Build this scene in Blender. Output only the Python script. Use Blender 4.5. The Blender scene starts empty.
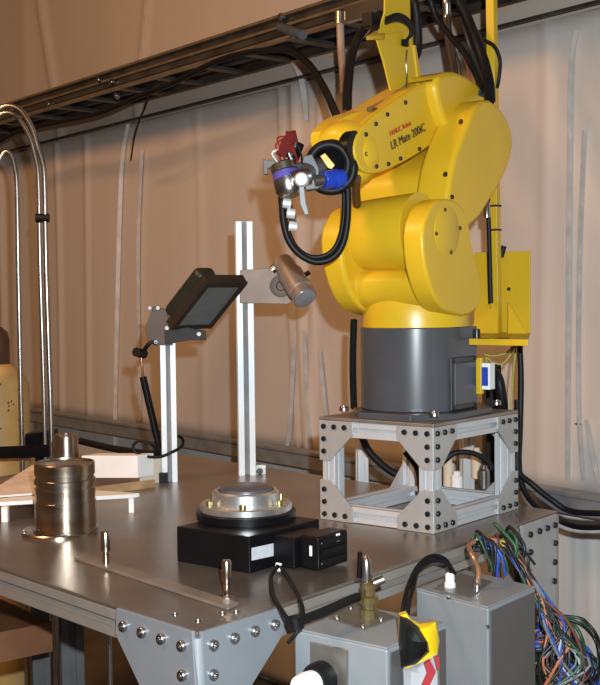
import bpy, bmesh, math, random
from mathutils import Vector, Matrix
random.seed(7)
V = Vector
# ------------------------------------------------------------------ camera
TZ = 0.95                      # table top height
HC = 0.43                      # camera above table
CZ = TZ + HC
FPX = 1100.0
th = math.atan(44.5 / FPX); ro = 0.012
Fw = V((0, math.cos(th), -math.sin(th))); U0 = V((0, math.sin(th), math.cos(th))); R0 = V((1, 0, 0))
Rt = R0 * math.cos(ro) - U0 * math.sin(ro); Up = U0 * math.cos(ro) + R0 * math.sin(ro)
CAM = V((0, 0, CZ))
scn = bpy.context.scene
cd = bpy.data.cameras.new('camera'); cam = bpy.data.objects.new('camera', cd); scn.collection.objects.link(cam)
m = Matrix.Identity(4)
for i in range(3):
    m[i][0] = Rt[i]; m[i][1] = Up[i]; m[i][2] = -Fw[i]; m[i][3] = CAM[i]
cam.matrix_world = m
cd.sensor_fit = 'HORIZONTAL'; cd.sensor_width = 36; cd.lens = FPX / 600 * 36; cd.clip_start = 0.02
scn.camera = cam
# ------------------------------------------------------------------ light and exposure
w = bpy.data.worlds.new('world'); scn.world = w; w.use_nodes = True
bg = w.node_tree.nodes['Background']; bg.inputs[0].default_value = (1.0, 0.60, 0.34, 1); bg.inputs[1].default_value = 0.13
def lamp(name, kind, loc, energy, color, size=0.1, target=None):
    l = bpy.data.lights.new(name, kind); l.energy = energy; l.color = color
    if kind == 'AREA': l.shape = 'RECTANGLE'; l.size = size; l.size_y = size * 0.6
    else: l.shadow_soft_size = size
    o = bpy.data.objects.new(name, l); o.location = loc; scn.collection.objects.link(o)
    if target is not None: o.rotation_euler = (V(target) - V(loc)).to_track_quat('-Z', 'Y').to_euler()
    return o
lamp('camera_flash', 'POINT', CAM + V((0.055, 0.0, 0.10)), 235, (0.84, 0.95, 1.0), 0.012)
lamp('ceiling_lamp', 'AREA', (-1.9, 1.2, 3.05), 74, (1.0, 0.50, 0.19), 0.75, (-1.9, 4.4, 1.3))
scn.view_settings.view_transform = 'Standard'; scn.view_settings.look = 'None'
scn.view_settings.gamma = 1; scn.view_settings.use_curve_mapping = False; scn.view_settings.exposure = -0.12

# ------------------------------------------------------------------ geometry helpers
def ray(px, py): return Fw + Rt * ((px - 300) / FPX) - Up * ((py - 342.5) / FPX)
def G(px, py, z=TZ):
    r = ray(px, py); return CAM + r * ((z - CZ) / r.z)
def AT(px, py, D):
    r = ray(px, py); return CAM + r * (D / r.y)
def PLN(px, py, p, n):
    r = ray(px, py); return CAM + r * ((p - CAM).dot(n) / r.dot(n))
WD = V((-.639, .769, 0)).normalized(); WN = V((-WD.y, WD.x, 0))
if WN.y > 0: WN = -WN
W0 = AT(560, 300, 2.85)
def WALL(px, py, off=0.0): return PLN(px, py, W0 + WN * off, WN)
# pedestal corners and robot frame
PF = G(434, 534.5); PLc = G(320, 519); PR = G(518.5, 509)
PH = 0.2
PB = PLc + PR - PF
ra = (PF - PLc); ra.z = 0; ra.normalize()
rn = V((ra.y, -ra.x, 0))
if rn.y > 0: rn = -rn
ZP = TZ + PH
Dm = (PLc.y + PR.y) / 2
OB = AT(416, 400, Dm); OB = V((OB.x, OB.y, ZP))
def S(px, py, s): return PLN(px, py, OB + ra * s, ra)
def N(px, py, t): return PLN(px, py, OB + rn * t, rn)
def RF(s, t, z): return OB + ra * s + rn * t + V((0, 0, z))

class MB:
    def __init__(s): s.v = []; s.f = []
    def add(s, vs, fs):
        b = len(s.v); s.v += [V(q) for q in vs]; s.f += [tuple(b + i for i in f) for f in fs]; return s
    def box(s, c, x, y, z):   # centre and three half vectors
        c, x, y, z = V(c), V(x), V(y), V(z)
        vs = [c + x * i + y * j + z * k for k in (-1, 1) for j in (-1, 1) for i in (-1, 1)]
        return s.add(vs, [(0, 2, 3, 1), (4, 5, 7, 6), (0, 1, 5, 4), (2, 6, 7, 3), (0, 4, 6, 2), (1, 3, 7, 5)])
    def prism(s, pts, ext):
        pts = [V(p) for p in pts]; ext = V(ext); n = len(pts)
        return s.add(pts + [p + ext for p in pts], [tuple(range(n)), tuple(range(2 * n - 1, n - 1, -1))] + [(i, i + n, (i + 1) % n + n, (i + 1) % n) for i in range(n)])
    def frame(s, ax):
        ax = ax.normalized(); u = ax.orthogonal().normalized() if abs(ax.z) < .95 else V((1, 0, 0)); u = (u - ax * u.dot(ax)).normalized(); return u, ax.cross(u)
    def lathe(s, c, ax, prof, n=24):   # prof: (r, h)
        c = V(c); ax = V(ax).normalized(); u, w_ = s.frame(ax); vs = []; fs = []
        for r, h in prof:
            for k in range(n):
                a = 2 * math.pi * k / n; vs.append(c + ax * h + (u * math.cos(a) + w_ * math.sin(a)) * max(r, 1e-5))
        for j in range(len(prof) - 1):
            for k in range(n):
                k2 = (k + 1) % n; fs.append((j * n + k, j * n + k2, (j + 1) * n + k2, (j + 1) * n + k))
        fs.append(tuple(range(n - 1, -1, -1))); fs.append(tuple((len(prof) - 1) * n + k for k in range(n)))
        return s.add(vs, fs)
    def cyl(s, a, b, r, r2=None, n=16):
        a, b = V(a), V(b); return s.lathe(a, b - a, [(r, 0), (r if r2 is None else r2, (b - a).length)], n)
    def tube(s, pts, r, n=8, closed=False, smooth=True):
        pts = [V(p) for p in pts]
        if smooth and len(pts) > 2: pts = spline(pts, 5)
        vs = []; fs = []; m_ = len(pts); pu = None
        for i, p in enumerate(pts):
            d = (pts[min(i + 1, m_ - 1)] - pts[max(i - 1, 0)])
            d = d.normalized() if d.length > 1e-9 else V((0, 0, 1))
            if pu is None: pu = d.orthogonal().normalized()
            pu = (pu - d * pu.dot(d)).normalized(); w_ = d.cross(pu)
            for k in range(n):
                a = 2 * math.pi * k / n; vs.append(p + (pu * math.cos(a) + w_ * math.sin(a)) * r)
        for j in range(m_ - 1):
            for k in range(n):
                k2 = (k + 1) % n; fs.append((j * n + k, j * n + k2, (j + 1) * n + k2, (j + 1) * n + k))
        fs.append(tuple(range(n - 1, -1, -1))); fs.append(tuple((m_ - 1) * n + k for k in range(n)))
        return s.add(vs, fs)
    def torus(s, c, ax, R, r, n=28, k=8, sq=1.0):
        u, w_ = s.frame(V(ax)); ax = V(ax).normalized(); vs = []; fs = []
        for i in range(n):
            a = 2 * math.pi * i / n; d = u * math.cos(a) + w_ * math.sin(a)
            for j in range(k):
                b = 2 * math.pi * j / k; vs.append(V(c) + d * (R + r * math.cos(b)) + ax * r * sq * math.sin(b))
        for i in range(n):
            for j in range(k):
                i2 = (i + 1) % n; j2 = (j + 1) % k; fs.append((i * k + j, i2 * k + j, i2 * k + j2, i * k + j2))
        return s.add(vs, fs)
    def build(s, name, mat, parent=None, bevel=0, seg=2, sharp=38, **tags):
        o0 = org(parent) if parent else None
        if o0 is None:
            xs = [q.x for q in s.v]; ys = [q.y for q in s.v]; zs = [q.z for q in s.v]
            o0 = V(((min(xs) + max(xs)) / 2, (min(ys) + max(ys)) / 2, min(zs))); loc = o0
        else: loc = V((0, 0, 0))
        me = bpy.data.meshes.new(name); me.from_pydata([q - o0 for q in s.v], [], s.f)
        bm = bmesh.new(); bm.from_mesh(me); bmesh.ops.recalc_face_normals(bm, faces=bm.faces)
        for f in bm.faces: f.smooth = True
        bm.to_mesh(me); bm.free(); me.set_sharp_from_angle(angle=math.radians(sharp))
        me.materials.append(mat)
        o = bpy.data.objects.new(name, me); scn.collection.objects.link(o); o.location = loc
        if parent: o.parent = parent
        if bevel:
            b = o.modifiers.new('bevel', 'BEVEL'); b.width = bevel; b.segments = seg; b.limit_method = 'ANGLE'; b.angle_limit = math.radians(40); b.harden_normals = True
        tag(o, **tags)
        return o
def org(o):
    p = V((0, 0, 0))
    while o: p = p + o.location; o = o.parent
    return p
def tag(o, label=None, cat=None, group=None, kind=None):
    if label: o['label'] = label
    if cat: o['category'] = cat
    if group: o['group'] = group
    if kind: o['kind'] = kind
    return o
def thing(name, loc, label, cat, group=None):
    o = bpy.data.objects.new(name, None); o.empty_display_size = 0.05; scn.collection.objects.link(o); o.location = V(loc)
    return tag(o, label, cat, group)
def spline(p, k):
    out = []
    q = [p[0] * 2 - p[1]] + list(p) + [p[-1] * 2 - p[-2]]
    for i in range(1, len(q) - 2):
        a, b, c, d = q[i - 1], q[i], q[i + 1], q[i + 2]
        for j in range(k):
            t = j / k; out.append(0.5 * ((2 * b) + (c - a) * t + (2 * a - 5 * b + 4 * c - d) * t * t + (3 * b - a - 3 * c + d) * t ** 3))
    out.append(p[-1]); return out
def chaikin(pts, it=2):
    for _ in range(it):
        o = []
        for i in range(len(pts)):
            a = V(pts[i]); b = V(pts[(i + 1) % len(pts)]); o += [a * .75 + b * .25, a * .25 + b * .75]
        pts = o
    return pts
_bm = {}
def bolt(c, ax, r, mat, parent, h=None, name='bolt'):
    key = (name, round(r, 4), mat.name)
    if key not in _bm:
        hh = h or r * .8
        b = MB().lathe((0, 0, 0), (0, 0, 1), [(r, -0.001), (r, hh * .8), (r * .88, hh), (r * .52, hh), (r * .45, hh * .35)], 12)
        me = bpy.data.meshes.new(name); me.from_pydata(b.v, [], b.f)
        for f in me.polygons: f.use_smooth = True
        me.set_sharp_from_angle(angle=math.radians(35)); me.materials.append(mat); _bm[key] = me
    o = bpy.data.objects.new(name, _bm[key]); scn.collection.objects.link(o)
    if parent: o.parent = parent
    o.location = V(c) - org(parent); o.rotation_euler = V(ax).to_track_quat('Z', 'Y').to_euler()
    return o
def text(s, c, xd, yd, size, mat, parent, name='lettering', label=None, depth=.0006):
    cu = bpy.data.curves.new('t', 'FONT'); cu.body = s; cu.size = size; cu.extrude = depth; cu.align_x = 'CENTER'; cu.align_y = 'CENTER'
    to = bpy.data.objects.new('t', cu); scn.collection.objects.link(to); bpy.context.view_layer.update()
    me = bpy.data.meshes.new_from_object(to.evaluated_get(bpy.context.evaluated_depsgraph_get()))
    bpy.data.objects.remove(to)
    xd = V(xd).normalized(); yd = V(yd); yd = (yd - xd * yd.dot(xd)).normalized(); zd = xd.cross(yd)
    M = Matrix((xd, yd, zd)).transposed().to_4x4(); M.translation = V(c) - org(parent); me.transform(M)
    me.materials.clear(); me.materials.append(mat); me.name = name
    o = bpy.data.objects.new(name, me); scn.collection.objects.link(o); o.parent = parent; tag(o, label)
    return o

# ------------------------------------------------------------------ materials
def mat(name, col, rough=.5, metal=0, noise=None, nscale=20, bump=0, bscale=60, spec=.5, stretch=None, var=.25, trans=0, emit=None, rvar=0):
    M = bpy.data.materials.new(name); M.use_nodes = True; nt = M.node_tree; b = nt.nodes['Principled BSDF']
    b.inputs['Base Color'].default_value = (*col, 1); b.inputs['Roughness'].default_value = rough; b.inputs['Metallic'].default_value = metal
    b.inputs['Specular IOR Level'].default_value = spec
    if trans: b.inputs['Transmission Weight'].default_value = trans
    tc = nt.nodes.new('ShaderNodeTexCoord'); mp = nt.nodes.new('ShaderNodeMapping'); nt.links.new(tc.outputs['Object'], mp.inputs[0])
    if stretch: mp.inputs['Scale'].default_value = stretch
    nz = nt.nodes.new('ShaderNodeTexNoise'); nz.inputs['Scale'].default_value = nscale; nz.inputs['Detail'].default_value = 5
    nt.links.new(mp.outputs[0], nz.inputs[0])
    cr = nt.nodes.new('ShaderNodeValToRGB'); c2 = noise or tuple(x * (1 - var) for x in col)
    cr.color_ramp.elements[0].position = .35; cr.color_ramp.elements[1].position = .68
    cr.color_ramp.elements[0].color = (*c2, 1); cr.color_ramp.elements[1].color = (*col, 1)
    nt.links.new(nz.outputs[0], cr.inputs[0]); nt.links.new(cr.outputs[0], b.inputs['Base Color'])
    if rvar:
        mr = nt.nodes.new('ShaderNodeMapRange'); mr.inputs[3].default_value = rough - rvar; mr.inputs[4].default_value = rough + rvar
        nt.links.new(nz.outputs[0], mr.inputs[0]); nt.links.new(mr.outputs[0], b.inputs['Roughness'])
    if bump:
        n2 = nt.nodes.new('ShaderNodeTexNoise'); n2.inputs['Scale'].default_value = bscale; n2.inputs['Detail'].default_value = 4; nt.links.new(mp.outputs[0], n2.inputs[0])
        bp = nt.nodes.new('ShaderNodeBump'); bp.inputs['Strength'].default_value = bump; bp.inputs['Distance'].default_value = .01
        nt.links.new(n2.outputs[0], bp.inputs['Height']); nt.links.new(bp.outputs[0], b.inputs['Normal'])
    return M
YEL = mat('yellow_paint', (.70, .43, .018), .34, noise=(.63, .39, .016), nscale=6, bump=.03, bscale=120)
YEL2 = mat('yellow_sheet_paint', (.62, .40, .015), .4, noise=(.56, .35, .015), nscale=5)
GREY = mat('grey_robot_paint', (.075, .078, .085), .27, noise=(.06, .062, .07), nscale=8)
DGREY = mat('dark_grey_paint', (.045, .045, .05), .4, var=.3)
ALU = mat('anodised_aluminium', (.64, .65, .67), .5, .4, var=.08, nscale=12)
PLATE = mat('grey_gusset_plate', (.50, .485, .47), .45, .45, var=.1, nscale=10)
SLOT_SHADE = mat('slot_shade_grey', (.24, .24, .25), .6)
STEEL = mat('brushed_steel', (.50, .48, .46), .28, 1, var=.2, nscale=14, rvar=.06)
TABLE = mat('stainless_table', (.37, .325, .29), .32, .8, noise=(.28, .24, .21), nscale=7, bump=.03, bscale=90, rvar=.07)
TURN = mat('turned_steel', (.50, .44, .38), .24, 1, noise=(.40, .30, .21), nscale=6, stretch=(1, 1, 9), rvar=.05)
BOLTM = mat('dark_bolt', (.05, .05, .055), .35, .7, var=.3)
BOLTS = mat('zinc_bolt', (.45, .43, .42), .3, 1, var=.2)
BLK = mat('black_rubber', (.007, .007, .008), .5, spec=.25, var=.3)
BLKM = mat('black_anodised', (.005, .005, .006), .35, .0, spec=.2, var=.2)
BROWN = mat('brown_metal', (.09, .055, .04), .5, .2, var=.2)
OLIVE = mat('dark_olive_housing', (.022, .026, .016), .45, .1, var=.3)
GLASS = mat('diffuser_glass', (.13, .135, .13), .22, 0, var=.1, nscale=40)
WHITE = mat('white_foam', (.86, .84, .82), .75, var=.06)
CREAM = mat('cream_block', (.66, .57, .44), .7, var=.12)
WOOD = mat('pale_wood', (.50, .33, .17), .6, noise=(.36, .21, .10), nscale=9, stretch=(1, 6, 6))
WOODD = mat('orange_brown_wood', (.21, .08, .03), .6, noise=(.13, .05, .02), nscale=7)
TANK = mat('tan_cylinder_paint', (.60, .40, .16), .5, noise=(.50, .31, .11), nscale=10)
CAPM = mat('brown_cap', (.085, .035, .02), .45, var=.3)
RUST = mat('rust_spots', (.16, .06, .02), .8)
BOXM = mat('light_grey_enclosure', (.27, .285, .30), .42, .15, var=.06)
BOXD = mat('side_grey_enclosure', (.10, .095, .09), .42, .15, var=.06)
BRASS = mat('brass_fitting', (.42, .33, .15), .32, .9, var=.2)
BLUE = mat('blue_plastic', (.015, .05, .42), .35, var=.15)
RED = mat('red_plastic', (.32, .02, .015), .6, spec=.2, var=.3)
COPPER = mat('copper_wire', (.55, .26, .12), .35, .6)
TRAY = mat('tray_metal', (.12, .105, .09), .42, .6, noise=(.045, .038, .032), nscale=9)
TRAYE = mat('tray_edge_metal', (.34, .25, .15), .4, .7, var=.3)
CONC = mat('floor_concrete', (.12, .10, .085), .8, noise=(.08, .065, .055), nscale=4, bump=.1)
TXTD = mat('dark_print', (.05, .03, .02), .6)
TXTR = mat('red_print', (.45, .06, .02), .6)
LABELM = mat('white_sticker', (.62, .62, .66), .5, var=.15, nscale=150)
YBAG = mat('yellow_film', (.78, .52, .01), .3, var=.15)
WALLM = mat('beige_wall', (.50, .42, .35), .7, noise=(.46, .385, .32), nscale=1.2, bump=.02)
CURT = mat('beige_vinyl_curtain', (.60, .54, .50), .4, noise=(.56, .50, .46), nscale=1.5, stretch=(4, 4, .5))

# ------------------------------------------------------------------ setting
MB().box((0, 2.5, -.02), (5, 0, 0), (0, 5, 0), (0, 0, .02)).build('floor', CONC, kind='structure')
zr = WALL(300, 81, .02).z
zl = CZ - .52
# wall behind the curtain and above its rail
b = MB(); b.box(W0.xy.to_3d() + WD * 2.3 - WN * .12 + V((0, 0, 1.65)), WD * 3.9, WN * .05, V((0, 0, 1.65))); b.build('wall_back', WALLM, kind='structure')

ROOM = mat('room_wall_paint', (.16, .12, .09), .8)  # unseen room walls, added to give the metals something to reflect
MB().box((0, -2.6, 1.7), (4.2, 0, 0), (0, .05, 0), (0, 0, 1.7)).build('wall_rear', ROOM, kind='structure')
MB().box((3.4, .5, 1.7), (0, 3.1, 0), (.05, 0, 0), (0, 0, 1.7)).build('wall_right', ROOM, kind='structure')

def folds(x, z, seed, amp):
    r = 0
    for i, (k, a) in enumerate(((3.1, .006), (7.3, .0025), (17.0, .0008))):
        r += a * math.sin(k * x + seed + i * 1.9 + .35 * math.sin(1.3 * z + i))
    return r * amp
def cloth(z0, z1, x0, x1, seed, ridges, amp=1, off=0.0, nx=420, nz=26):
    vs = []; fs = []
    for j in range(nz + 1):
        z = z0 + (z1 - z0) * j / nz
        for i in range(nx + 1):
            x = x0 + (x1 - x0) * i / nx
            d = folds(x, z, seed, amp)
            for (rx, rw, ra_, sl) in ridges:
                q = (x - rx - sl * (z - 1.4) - .012 * math.sin(2.2 * z + rx * 5)) / rw; d += ra_ * math.exp(-q * q)
            p = W0 + WD * x + WN * (off + d); vs.append((p.x, p.y, z))
    for j in range(nz):
        for i in range(nx):
            a = j * (nx + 1) + i; fs.append((a, a + 1, a + nx + 2, a + nx + 1))
    return vs, fs
def wx(px, py): return (WALL(px, py) - W0).dot(WD)
rd = [
      (wx(303, 350), .02, .015, .05), (wx(292, 400), .01, .01, .08), (wx(318, 420), .012, .012, -.06), (wx(545, 400), .015, .006, 0), (wx(60, 300), .02, .012, 0), (wx(90, 300), .02, .01, 0),
      (wx(200, 250), .02, .004, 0), (wx(5, 300), .03, .02, 0)]
vs, fs = cloth(zl + .01, zr, -.9, 5.6, .3, rd, .7)
o = MB().add(vs, fs).build('vinyl_curtain', CURT, label='beige vinyl curtain with soft vertical folds hanging from the thin dark rail behind the robot', cat='curtain', sharp=80)
o.modifiers.new('s', 'SOLIDIFY').thickness = .002
rd2 = [(wx(px, 600), .010, .012, 0) for px in (562, 572, 583, 596, 540, 520, 505)]
vs, fs = cloth(.05, zl - .03, -.9, 5.6, 1.3, rd2, 1.2, .0)
o = MB().add(vs, fs).build('lower_curtain', mat('pale_vinyl', (.62, .60, .58), .4, noise=(.55, .53, .52), nscale=2, stretch=(6, 6, .5)), label='pale ribbed vinyl curtain below the grey rail at lower right', cat='curtain', sharp=80)
o.modifiers.new('s', 'SOLIDIFY').thickness = .002
rd3 = [(wx(70, 0) , .03, .018, .25), (wx(112, 50), .015, .02, -.2), (wx(20, 40), .06, .006, 0)]
vs, fs = cloth(zr + .01, 3.3, -.9, 5.6, 2.1, rd3, .8, -.03, 300, 20)
o = MB().add(vs, fs).build('upper_sheet', WALLM, label='smooth beige sheet covering the wall above the metal tray', cat='sheet', sharp=80)
o.modifiers.new('s', 'SOLIDIFY').thickness = .002
vc_ = bpy.data.objects['vinyl_curtain']; FOLD_HI = mat('painted_fold_highlight', (.60, .55, .515), .4)  # pale strips painted in as highlights on the curtain folds
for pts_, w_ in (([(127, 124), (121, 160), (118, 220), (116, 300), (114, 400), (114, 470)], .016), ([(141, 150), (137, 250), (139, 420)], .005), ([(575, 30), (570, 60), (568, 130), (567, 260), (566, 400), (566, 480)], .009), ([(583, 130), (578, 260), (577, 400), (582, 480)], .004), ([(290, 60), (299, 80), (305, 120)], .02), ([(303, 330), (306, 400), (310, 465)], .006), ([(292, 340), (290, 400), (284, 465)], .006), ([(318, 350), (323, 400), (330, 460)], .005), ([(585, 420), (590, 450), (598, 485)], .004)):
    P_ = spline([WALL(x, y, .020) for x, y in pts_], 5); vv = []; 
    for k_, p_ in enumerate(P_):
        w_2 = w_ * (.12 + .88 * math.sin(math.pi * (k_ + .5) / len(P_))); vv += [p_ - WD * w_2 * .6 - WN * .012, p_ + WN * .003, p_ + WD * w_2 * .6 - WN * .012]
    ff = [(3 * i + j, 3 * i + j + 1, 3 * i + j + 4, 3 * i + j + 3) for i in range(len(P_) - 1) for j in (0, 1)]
    MB().add(vv, ff).build('fold_highlight_strip', FOLD_HI, vc_, sharp=80, label='pale strip painted as a fold highlight')
b = MB(); c = W0 + WD * 2.35 + WN * .06; b.box((c.x, c.y, zr), WD * 3.25, WN * .003, V((0, 0, .0045)))
b.build('curtain_rail', TRAY, label='thin dark rail running across the wall above the curtain', cat='rail')
b = MB(); c = W0 + WD * 2.35 + WN * .09; b.box((c.x, c.y, zl), WD * 3.25, WN * .02, V((0, 0, .022))); b.box((c.x, c.y, zl + .028), WD * 3.25, WN * .028, V((0, 0, .005)))
b.build('lower_rail', mat('grey_rail', (.30, .31, .33), .4, .4), bevel=.002, label='grey horizontal rail on the wall behind the pedestal at table height', cat='rail')

# ------------------------------------------------------------------ cable tray
t0 = WALL(0, 120, .27); t1 = WALL(330, 21, .27)
td = (t1 - t0); td.z = 0; L = td.length; td.normalize(); tz = (t0.z + t1.z) / 2
sl = (t1.z - t0.z) / L; td = (td + V((0, 0, sl))).normalized(); tn = V((td.y, -td.x, 0)).normalized(); 
if tn.y > 0: tn = -tn
ta = t0 - td * 1.2; tb = t0 + td * (L + 1.2); tm = (ta + tb) / 2; hl = (tb - ta).length / 2; uz = V((0, 0, 1))
tr = thing('cable_tray', tm - uz * .05, 'long dark metal cable tray running diagonally across the top of the wall', 'cable tray')
MB().box(tm + tn * .05, td * hl, tn * .003, uz * .033).build('side_rail', TRAY, tr)
MB().box(tm - tn * .15 + uz * .018, td * hl, tn * .003, uz * .051).build('side_rail', TRAY, tr)  # back rail raised out of view to shade the wall strip below
MB().box(tm + tn * .058 + uz * .033, td * hl, tn * .010, uz * .004).build('flange', TRAYE, tr)
MB().box(tm + tn * .058 - uz * .033, td * hl, tn * .010, uz * .004).build('flange', TRAYE, tr)
MB().box(tm + tn * .056 + uz * .004, td * hl, tn * .005, uz * .004).build('rib', TRAYE, tr)
MB().box(tm + tn * .055 - uz * .016, td * hl, tn * .004, uz * .006).build('rib', TRAY, tr)
k = 0
while k * .24 < hl * 2:
    MB().box(ta + td * (k * .24 + .1) - tn * .05 - uz * .026, td * .02, tn * .098, uz * .005).build('rung', TRAY, tr); k += 1
for i_ in range(9): MB().cyl(ta + tn * (.035 - i_ * .020) - uz * (.010 - .004 * (i_ % 2)), tb + tn * (.035 - i_ * .020) - uz * (.010 - .004 * (i_ % 2)), .0082, n=8).build('light_block_cable', BLK if i_ % 3 else DGREY, tr)  # cables added in the tray to block lamp light from the wall
for px, py in ((100, 80), (113, 82), (118, 96), (283, 17), (50, 104)):
    p = PLN(px, py, tm + tn * .062, tn); bolt(p, tn, .011, BOLTS, tr, .012)
MB().cyl(PLN(280, 27, tm + tn * .06, tn), PLN(303, 35, tm + tn * .08, tn), .014).build('clamp', mat('blue_grey_clamp', (.16, .18, .22), .4, .6), tr)
# brackets of the tray at the top right
MB().box(PLN(372, 8, tm + tn * .07, tn), td * .10, tn * .01, uz * .02).build('splice_plate', STEEL, tr)

def cable(name, pts, r, m_, label, cat='cable', group=None, parent=None, n=8):
    return MB().tube(pts, r, n).build(name, m_, parent, label=label, cat=None if parent else cat, group=group, sharp=80)
tw = lambda px, py, o_=.09: PLN(px, py, tm + tn * o_, tn)
cable('cable', [tw(-10, 147, .08), tw(20, 131), tw(60, 122), tw(100, 113), tw(135, 98), tw(175, 82), tw(215, 62), tw(250, 52), tw(285, 50), tw(300, 56)], .009, BLK, 'black cable sagging along the underside of the metal cable tray')
cable('cable', [tw(149, 90), tw(146, 105, .08), tw(139, 122, .05), tw(134, 140, .0), tw(131, 160, -.1)], .003, BLK, 'thin dark cable dropping from the tray over the white curtain fold')
cable('hose', [AT(288, 46, 3.2), AT(310, 66, 3.0), AT(325, 90, 2.8), AT(335, 112, 2.55), AT(341, 126, 2.35)], .0105, BLK, 'thick black hose curving from the tray down to the left of the robot forearm', 'hose')
cable('hose', [AT(380, 14, 2.7), AT(362, 32, 2.6), AT(352, 55, 2.5), AT(348, 85, 2.4), AT(347, 112, 2.3)], .0105, BLK, 'thick black hose beside the yellow upright, arching down to the forearm top', 'hose')
cable('hose', [AT(375, 22, 2.65), AT(356, 45, 2.6), AT(347, 70, 2.5), AT(345, 100, 2.35), AT(345, 112, 2.3)], .006, STEEL, 'slim grey hose hugging the thick black hose left of the yellow upright', 'hose')
cd_ = thing('conduit_drop', AT(341, 80, 2.9), 'pale tan conduit hanging from the tray above the robot forearm', 'conduit')
MB().tube([AT(340, 20, 2.9), AT(341, 48, 2.9), AT(343, 72, 2.85), AT(344, 95, 2.7)], .010).build('pipe', mat('tan_conduit', (.42, .30, .24), .5), cd_)
MB().cyl(AT(340, 12, 2.9), AT(340, 24, 2.9), .014).build('fitting', STEEL, cd_)
cable('conduit', [AT(437, -75, 2.85), AT(441, -35, 2.70), AT(446, -6, 2.6), AT(447, 20, 2.6), AT(449, 40, 2.55), AT(453, 62, 2.5), AT(456, 80, 2.45)], .010, STEEL, 'silver conduit dropping behind the robot elbow', 'conduit')
cable('hose', [AT(420, -75, 2.75), AT(424, -35, 2.60), AT(429, -6, 2.5), AT(436, 16, 2.5), AT(452, 38, 2.45), AT(466, 55, 2.4), AT(478, 78, 2.35), AT(484, 94, 2.3)], .0075, BLK, 'black hose crossing diagonally down to the robot elbow, left of the conduit pair', 'hose')
cable('corrugated_hose', [AT(448, -75, 2.65), AT(452, -35, 2.50), AT(457, -6, 2.4), AT(468, 20, 2.38), AT(476, 40, 2.36), AT(484, 62, 2.34), AT(489, 84, 2.30), AT(490, 101, 2.27)], .0115, BLK, 'thickest black corrugated hose entering the top of the robot elbow', 'hose')
cable('cable', [AT(453, -75, 2.70), AT(457, -35, 2.55), AT(462, -6, 2.45), AT(464, 20, 2.45), AT(470, 45, 2.45), AT(478, 70, 2.4), AT(481, 94, 2.3)], .006, DGREY, 'dark grey cable running beside the thickest black hose', 'cable')
for i, (x0, x1, x2) in enumerate(((452, 459, 462), (458, 466, 471), (463, 472, 477))):
    cable('thin_wire', [AT(x0, 42, 2.5), AT(x1, 62, 2.46), AT(x2, 84, 2.4)], .0025, (DGREY, COPPER, DGREY)[i], ('thin dark wire nearest the silver conduit above the elbow', 'thin copper coloured wire above the elbow', 'thin dark wire nearest the thickest hose above the elbow')[i], 'wire')
cable('cable', [AT(484, 40, 2.35), AT(494, 46, 2.36), AT(500, 60, 2.37), AT(499, 78, 2.38), AT(497, 88, 2.38)], .004, BLK, 'thin black cable looped around the yellow pole', 'cable')
cable('cable', [AT(404, -75, 2.55), AT(408, -35, 2.40), AT(413, -6, 2.30), AT(417, 20, 2.3), AT(418, 48, 2.3), AT(413, 62, 2.28)], .009, BLK, 'black cable running down the right edge of the yellow upright', 'cable')

# ------------------------------------------------------------------ table
C0 = G(197, 633); CR = G(558, 511)
tl = (G(0, 567.5) - C0).normalized(); trr = (CR - C0).normalized(); LR = (CR - C0).length; LL = 1.3
CL = C0 + tl * LL; CB = CR + tl * LL
nl = V((tl.y, -tl.x, 0));   # outward normal of the left-front face
if nl.dot(trr) > 0: nl = -nl
nr = V((trr.y, -trr.x, 0))
if nr.dot(tl) > 0: nr = -nr
tab = thing('work_table', V(((C0 + CB) / 2).to_tuple()[:2] + (0,)), 'large stainless topped workbench with a grey bolted corner frame under all equipment', 'table')
MB().prism([p - uz * .006 for p in (C0, CR, CB, CL)], uz * .006).build('tabletop', TABLE, tab, bevel=.0015, label='brushed brownish stainless top')
def extr(p0, p1, w, xd, parent=None, name='post', m_=None, strip=None, **k):
    """slotted aluminium extrusion between p0 and p1; xd = one side direction"""
    p0, p1 = V(p0), V(p1); ax = (p1 - p0).normalized(); x = V(xd); x = (x - ax * x.dot(ax)).normalized(); y = ax.cross(x)
    h = w / 2; s1 = w * .15; dp = w * .2; s2 = w * .21; q = []
    for a in range(4):
        c, s_ = [(1, 0), (0, 1), (-1, 0), (0, -1)][a]
        for (u, v) in ((h, -h * .96), (h, -s1), (h - dp * .5, -s1), (h - dp * .5, -s2), (h - dp * 1.3, -s2), (h - dp * 1.3, s2), (h - dp * .5, s2), (h - dp * .5, s1), (h, s1), (h, h * .96)):
            q.append((u * c - v * s_, u * s_ + v * c))
    o = MB().prism([p0 + x * a + y * b_ for a, b_ in q], p1 - p0).build(name, m_ or ALU, parent, **k)
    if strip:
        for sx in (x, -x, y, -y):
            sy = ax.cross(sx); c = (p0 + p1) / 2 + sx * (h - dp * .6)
            MB().box(c, sy * s1 * .98, sx * .0006, (p1 - p0) / 2 - ax * .001).build('slot_shade_strip', SLOT_SHADE, strip)  # darker strip paints the shade inside each slot
    return o
W4 = .040
zt = TZ - .006 - W4 / 2 - .0005
def inset(p, a, b_, d=W4 / 2 + .001): return V((p.x, p.y, zt)) + a * d + b_ * d
fr = mat('table_frame', (.42, .38, .34), .42, .55, var=.1)
e = .06
extr(inset(C0, tl, trr) + tl * (.08 - W4 / 2), inset(CL, -tl, trr), W4, nl, tab, 'frame_rail', fr)
extr(inset(C0, tl, trr) + trr * (.08 - W4 / 2), inset(CR, tl, -trr) - trr * .06, W4, nr, tab, 'frame_rail', fr)
extr(inset(CR, tl, -trr) + tl * .06, inset(CB, -tl, -trr), W4, nl, tab, 'frame_rail', fr)
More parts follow.
